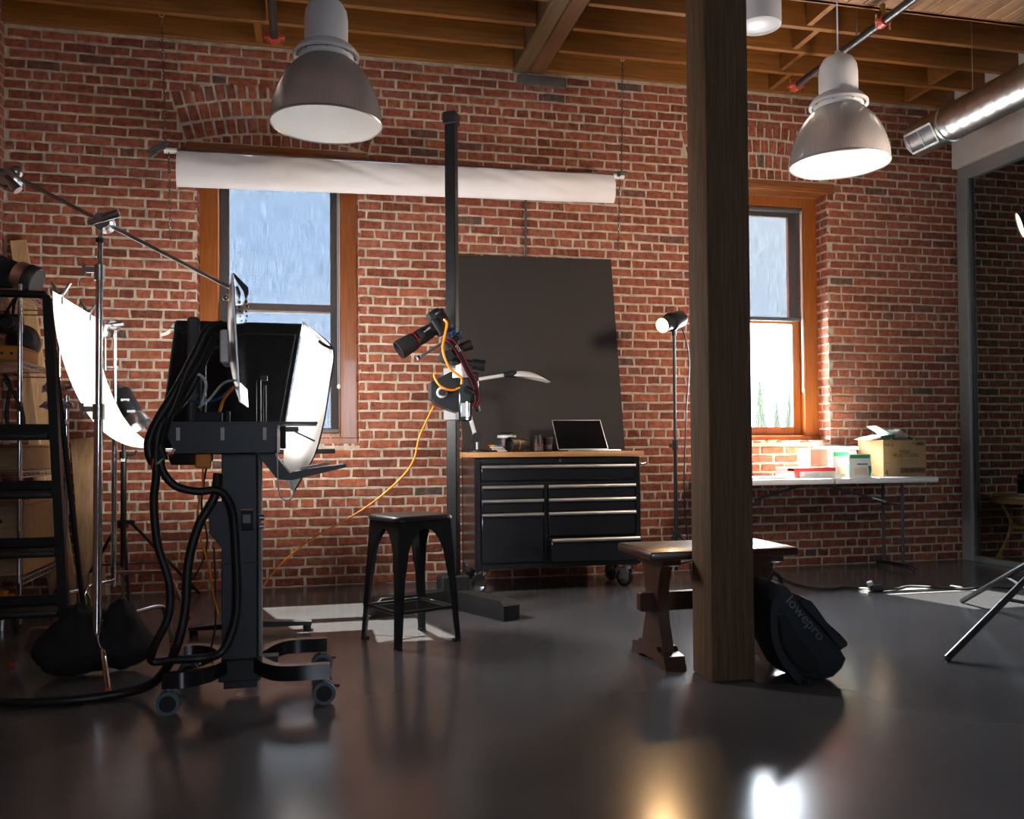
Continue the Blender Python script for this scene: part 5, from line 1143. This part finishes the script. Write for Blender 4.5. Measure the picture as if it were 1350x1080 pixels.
for k in range(5): MB().sph((-.272 + .004 * (k % 2), 4.22, 1.675 - k * .022), .009 - .0012 * k, 8, 6).build('trinket_bead', 'gold', cl_)
cleg(ca_, [(-.905, 4.25, .19), (-.895, 4.20, .165), (-.86, 4.08, .155), (-.835, 4.02, .14), (-.80, 3.92, .05), (-.788, 3.885, .016)])
cleg(ca_, [(-.915, 4.26, .21), (-1.05, 4.35, .20), (-1.20, 4.44, .19), (-1.25, 4.47, .16), (-1.327, 4.525, .016)])
cleg(ca_, [(-.90, 4.27, .23), (-.82, 4.48, .225), (-.725, 4.70, .22), (-.70, 4.76, .18), (-.674, 4.835, .016)])
sg = thing('sandbag', 'slumped black sandbag slung over the stand legs at left', 'sandbag', (-.94, 4.38, 0))
def lobe(c, sx, sy, sz, seed):
    m = MB().sph((0, 0, 0), 1, 40, 26)
    for p in m.v:
        k = 1 + .14 * noise.noise((p.x * 2.4 + seed, p.y * 2.4, p.z * 2)) + .05 * noise.noise((p.x * 8 + seed, p.y * 8, p.z * 5)); f = max(0, p.z); w_ = 1 - .62 * f
        p.x *= sx * k * w_; p.y *= sy * k * w_; p.z = p.z * sz * (1 if p.z > 0 else .55) * k
    zmin = min(p.z for p in m.v); m.v = [p + Vector((c[0], c[1], c[2] - zmin)) for p in m.v]; return m
lobe((-1.00, 4.30, .002), .185, .12, .20, 1).build('left_lobe', 'black_fabric', sg, ang=70)
lobe((-.83, 4.35, .002), .150, .11, .20, 5).build('right_lobe', 'black_fabric', sg, ang=70)
MB().tube([(-1.0, 4.42, .20), (-.95, 4.40, .245), (-.90, 4.40, .245), (-.85, 4.40, .19)], .022, 8, 5).build('bag_neck', 'black_fabric', sg)
cB = thing('c_stand', 'chrome stand behind the white sheet with its arm level at the top', 'c-stand', (-1.045, 5.76, 0), group='chrome stands')
bx0, by0 = -1.135, 5.76
MB().cyl((bx0 - .004, by0, .18), (bx0, by0, 1.15), .016).build('lower_tube', 'chrome', cB)
MB().cyl((bx0, by0, 1.15), (bx0 + .002, by0, 1.74), .012).build('upper_tube', 'chrome', cB)
collar(cB, bx0, by0, 1.15, .02); grip(cB, (bx0, by0 - .01, 1.75), .9, R(8)); grip(cB, (bx0 - .05, by0 - .02, 1.70), .75, R(70))
MB().cyl((bx0 - .05, by0 - .02, 1.48), (bx0 - .05, by0 - .02, 1.78), .007, n=10).cyl((bx0 - .06, by0, 1.50), (bx0 + .02, by0, 1.50), .010, n=10).build('side_arm', 'steel', cB)
cleg(cB, [(bx0, by0, .26), (-.98, by0 - .03, .262), (-.84, by0 - .07, .26), (-.80, by0 - .10, .22), (-.69, by0 - .17, .016)]); cleg(cB, [(bx0, by0, .22), (-1.20, by0 - .16, .215), (-1.24, by0 - .24, .20), (-1.27, by0 - .32, .016)]); cleg(cB, [(bx0, by0, .24), (-1.16, by0 + .25, .235), (-1.17, by0 + .40, .2), (-1.18, by0 + .52, .016)])
cC = thing('c_stand', 'short chrome stand crowded with grip heads between ladder and white sheet', 'c-stand', (-1.365, 5.6, 0), group='chrome stands')
MB().cyl((-1.368, 5.6, .12), (-1.363, 5.6, 1.32), .014).build('tube', 'chrome', cC); collar(cC, -1.364, 5.6, .98, .019)
for z, dx_, a in ((1.36, 0, 10), (1.36, -.10, 60), (1.26, .02, 150), (1.24, -.03, 40), (1.16, -.01, 100), (1.08, -.02, 60), (1.26, -.10, 20)): grip(cC, (-1.363 + dx_, 5.58, z), .62, R(a))
cleg(cC, [(-1.365, 5.6, .16), (-1.33, 5.45, .15), (-1.31, 5.36, .12), (-1.30, 5.30, .016)]); cleg(cC, [(-1.365, 5.6, .18), (-1.45, 5.72, .17), (-1.48, 5.78, .016)]); cleg(cC, [(-1.365, 5.6, .17), (-1.28, 5.70, .165), (-1.25, 5.74, .016)])
# flash head on black stand
sf = thing('studio_flash', 'black flash head with a silver reflector on a black stand by the wall', 'flash', (-1.15, 6.1, 0))
MB().cyl((-1.15, 6.1, .25), (-1.148, 6.1, .98), .018).build('lower_tube', 'black_metal', sf); MB().cyl((-1.148, 6.1, .98), (-1.148, 6.1, 1.22), .013).build('upper_tube', 'black_metal', sf)
MB().cyl((-1.148, 6.1, .94), (-1.148, 6.1, .99), .026, n=14).build('collar', 'black_metal', sf); MB().bx(-1.16, -1.136, 6.075, 6.08, .925, .945).build('white_tag', 'white_plastic', sf, smooth=False); MB().tube([(-1.12, 6.09, .965), (-1.08, 6.09, .97), (-1.07, 6.09, .995)], .008, 8).build('knob', 'black_matte', sf)
MB().cyl((-1.15, 6.1, .50), (-1.15, 6.1, .545), .028, n=14).bx(-1.22, -1.08, 6.08, 6.12, .525, .55, .004).build('hub', 'black_metal', sf)
for ex, ey in ((-.72, 6.42), (-1.50, 6.38), (-1.02, 5.62)):
    MB().tube([(-1.15 + (ex + 1.15) * .1, 6.1 + (ey - 6.1) * .1, .53), (ex, ey, .012)], .011, 8).build('leg', 'black_metal', sf)
    MB().tube([(-1.15 + (ex + 1.15) * .55, 6.1 + (ey - 6.1) * .55, .25), (-1.15, 6.1, .27)], .007, 6).build('leg_brace', 'black_metal', sf)
fa = Vector((.44, -.22, -.80)).normalized(); f0 = Vector((-1.165, 6.08, 1.375))
MB().lathe([(0, 0), (.055, 0), (.062, .01), (.062, .17), (.058, .185), (0, .185)], f0, fa, 28).build('flash_body', 'black_metal', sf)
MB().lathe([(.050, .18), (.060, .185), (.075, .22), (.084, .262), (.081, .263), (.070, .225), (.045, .20), (0, .195)], f0, fa, 32).build('reflector', 'aluminium', sf)
MB().tube([f0 + Vector((-.03, -.03, -.01)), f0 + Vector((0, -.06, .03)), f0 + Vector((.03, -.03, .0))], .010, 8, 5).build('grip_handle', 'black_rubber', sf)
for t_, w_ in ((.07, .05), (.155, .05)):
    c_ = f0 + fa * t_ + Vector((.01, -.062, 0)); MB().box(c_, (w_, .006, .016), None, .001).build('label', 'light_grey', sf)

# ------------------------------------------------------------------ step ladder, wire rack, boards
ld = thing('step_ladder', 'black metal step ladder at the left edge with wide treads', 'ladder', (-1.55, 5.0, 0))
for xt, xb in ((-1.305, -1.215), (-1.83, -1.90)):
    MB().prism([(xb - .022, 4.965, 0), (xb + .022, 4.965, 0), (xt + .022, 4.965, 1.78), (xt - .022, 4.965, 1.80)], (0, .05, 0)).build('rail', 'black_metal', ld, smooth=False)
    MB().tube([(xt, 5.0, 1.76), (xb + .02, 5.32, .012)], .014, 8).build('rear_leg', 'black_metal', ld)
MB().tube([(-1.83, 4.99, 1.77), (-1.82, 4.99, 1.80), (-1.78, 4.99, 1.805), (-1.36, 4.99, 1.805), (-1.32, 4.99, 1.80), (-1.305, 4.99, 1.76)], .020, 10, 3).build('top_hoop', 'black_metal', ld)
for z, xr in ((1.09, -1.29), (.79, -1.27), (.49, -1.255), (.185, -1.24)):
    MB().bx(-1.85, xr, 4.93, 5.16, z - .035, z, .012, 2).build('tread', 'black_rubber', ld)
    MB().bx(-1.85, xr - .01, 5.14, 5.17, z + .0, z + .05, .004).build('riser_bar', 'black_metal', ld)
rk = thing('wire_rack', 'chrome wire shelving rack on casters behind the ladder', 'rack', (-1.77, 5.85, 0))
for x in (-1.56, -1.97):
    for y in (5.42, 6.22):
        MB().cyl((x, y, .13), (x, y, 1.93), .0125, n=12).build('post', 'chrome', rk)
        w_ = MB().lathe([(0, -.014), (.04, -.014), (.045, -.008), (.045, .008), (.04, .014), (0, .014)], (x - .01, y, .046), (1, 0, 0), 20).build('caster_wheel', 'black_rubber', rk)
        MB().bx(x - .03, x - .022, y - .02, y + .02, .04, .13).bx(x + .006, x + .014, y - .02, y + .02, .04, .13).build('caster_fork', 'steel', w_)
for z in (.28, .88, 1.50, 1.90):
    m = MB()
    for x in (-1.56, -1.97): m.cyl((x, 5.42, z), (x, 6.22, z), .005, n=6).cyl((x, 5.42, z - .03), (x, 6.22, z - .03), .005, n=6).tube([(x, 5.42 + .8 * k / 24, z if k % 2 else z - .03) for k in range(25)], .0025, 5)
    for y in (5.42, 6.22): m.cyl((-1.97, y, z), (-1.56, y, z), .005, n=6).cyl((-1.97, y, z - .03), (-1.56, y, z - .03), .005, n=6)
    for k in range(17): m.cyl((-1.97 + .41 * k / 16, 5.42, z), (-1.97 + .41 * k / 16, 6.22, z), .0022, n=5)
    m.build('wire_shelf', 'steel', rk)
t = thing('wooden_crate', 'pale plywood crate with a round finger hole on the rack low shelf', 'crate', (-1.76, 5.9, .288)); 
MB().bx(-1.93, -1.575, 5.55, 6.18, .29, .71, .004).build('crate_body', 'ply', t, smooth=False)
MB().bx(-1.94, -1.57, 5.54, 6.19, .685, .715, .004).build('lid', 'ply', t, smooth=False)
MB().cyl((-1.70, 5.546, .60), (-1.70, 5.552, .60), .014, n=12).build('finger_hole', 'black_matte', t); MB().bx(-1.80, -1.64, 5.546, 5.552, .44, .475).build('hand_slot', 'black_matte', t, smooth=False)
t = thing('wooden_crate', 'flat plywood box lying on the rack middle shelf', 'crate', (-1.76, 5.85, .887)); MB().bx(-1.94, -1.58, 5.5, 6.15, .8885, 1.02, .004).build('crate_body', 'ply', t, smooth=False); MB().bx(-1.945, -1.575, 5.495, 6.155, 1.02, 1.035, .003).build('lid', 'ply', t, smooth=False)
t = thing('wood_device', 'amber wooden tool box lying on the upper rack shelf', 'box', (-1.66, 5.6, 1.508)); MB().bx(-1.75, -1.57, 5.45, 5.80, 1.508, 1.58, .008, 2).build('box_body', 'orange_tool', t); MB().bx(-1.752, -1.568, 5.448, 5.802, 1.575, 1.59, .004).build('lid', 'orange_tool', t)
for k in range(3): MB().cyl((-1.71 + k * .05, 5.449, 1.545), (-1.71 + k * .05, 5.445, 1.545), .008, n=10).build('knob', 'black_matte', t)
for x, lab in ((-1.80, 'orange bar clamp on the rack bottom shelf, left one'), (-1.66, 'orange bar clamp under the crate, nearest the ladder rail')):
    t = thing('bar_clamp', lab, 'clamp', (x, 5.47, .06), group='orange clamps'); MB().bx(x - .025, x + .025, 5.44, 5.50, .06, .22, .005).build('clamp_jaw', 'orange_tool', t); MB().bx(x + .03, x + .06, 5.45, 5.49, .06, .20, .005).build('clamp_grip', 'orange_tool', t); MB().cyl((x, 5.47, .0), (x, 5.47, .06), .012, n=8).build('clamp_bar', 'steel', t)
t = thing('flash_kit', 'black flash head with silver ring and black cap on top of the rack', 'flash', (-1.68, 5.55, 1.905))
MB().box((-1.73, 5.56, 2.03), (.30, .22, .17), Matrix.Rotation(R(22), 3, 'Y'), .03, 3).build('flash_body', 'black_fabric', t)
ax_ = Vector((.90, -.12, -.38)); MB().lathe([(0, 0), (.075, 0), (.082, .02), (.082, .06), (0, .06)], (-1.60, 5.5, 2.0), ax_, 28).build('silver_ring', 'brushed', t)
MB().lathe([(.080, .06), (.086, .065), (.086, .11), (.08, .12), (0, .12)], (-1.60, 5.5, 2.0), ax_, 28).build('front_cap', 'black_rubber', t); MB().cyl((-1.615, 5.5, 1.905), (-1.615, 5.5, 1.99), .018, n=12).build('mount', 'steel', t)
t = thing('spare_camera', 'black camera hanging under the rack top shelf', 'camera', (-1.62, 5.5, 1.60)); MB().bx(-1.70, -1.57, 5.46, 5.54, 1.66, 1.77, .015, 2).build('body', 'lens_black', t); MB().lathe([(0, 0), (.045, 0), (.045, .05), (.036, .055), (.03, .03), (0, .03)], (-1.635, 5.46, 1.715), (0, -1, 0), 24).build('lens', 'lens_black', t)
MB().tube([(-1.62, 5.5, 1.77), (-1.60, 5.45, 1.82), (-1.57, 5.43, 1.89)], .008, 6).tube([(-1.66, 5.5, 1.77), (-1.60, 5.44, 1.84), (-1.57, 5.43, 1.87)], .008, 6).build('strap', 'black_fabric', t)
t = thing('studio_light', 'round black lamp head on the upper rack shelf', 'lamp', (-1.70, 6.05, 1.508)); MB().lathe([(0, 0), (.10, 0), (.105, .02), (.09, .14), (.05, .18), (0, .18)], (-1.72, 6.02, 1.66), (.3, -.9, .1), 28).build('housing', 'black_metal', t); MB().bx(-1.74, -1.66, 6.0, 6.1, 1.508, 1.60, .006).build('yoke', 'black_metal', t)
t = thing('hung_cable', 'loop of black cable hanging beside the rack', 'cable', (-1.55, 5.36, 1.08)); MB().tube([(-1.63, 5.385, 1.40), (-1.57, 5.38, 1.30), (-1.53, 5.38, 1.18), (-1.55, 5.38, 1.10), (-1.60, 5.38, 1.11), (-1.615, 5.385, 1.22), (-1.60, 5.39, 1.36), (-1.63, 5.40, 1.42)], .010, 8, 6).build('loop', 'black_rubber', t)
def board(p0, p1, wv, th, lab):
    p0, p1 = Vector(p0), Vector(p1); d = (p1 - p0).normalized(); s = Vector((1, 0, 0)); s = (s - d * s.dot(d)).normalized(); n = d.cross(s)
    R3 = Matrix((s, n, d)).transposed(); tag(MB().box((p0 + p1) / 2, (wv, th, (p1 - p0).length), R3, .003).build('pine_board', 'pine', None, smooth=False), lab, 'board', 'loose boards by the corner')
board((-1.535, 6.40, .02), (-1.90, 6.56, 2.42), .10, .035, 'long pine board leaning into the brick corner, tallest one')
board((-1.60, 6.33, .02), (-1.935, 6.50, 2.25), .07, .03, 'narrow pine board leaning in front of the tallest board')
board((-1.385, 6.42, .02), (-1.50, 6.57, 1.08), .15, .03, 'wide short pine board leaning on the bricks left of the flash stand')
for k in range(3):
    tag(MB().bx(-1.51 + k * .065, -1.455 + k * .065, 6.22, 6.30, .002, .20, .003).build('wood_block', 'pine', None, smooth=False), ('pine offcut standing on the floor by the bricks, left of three', 'pine offcut standing on the floor by the bricks, middle of three', 'pine offcut standing on the floor by the bricks, right of three')[k], 'wood block', 'pine offcuts')

for o in bpy.data.objects:
    if '_base' in o: del o['_base']
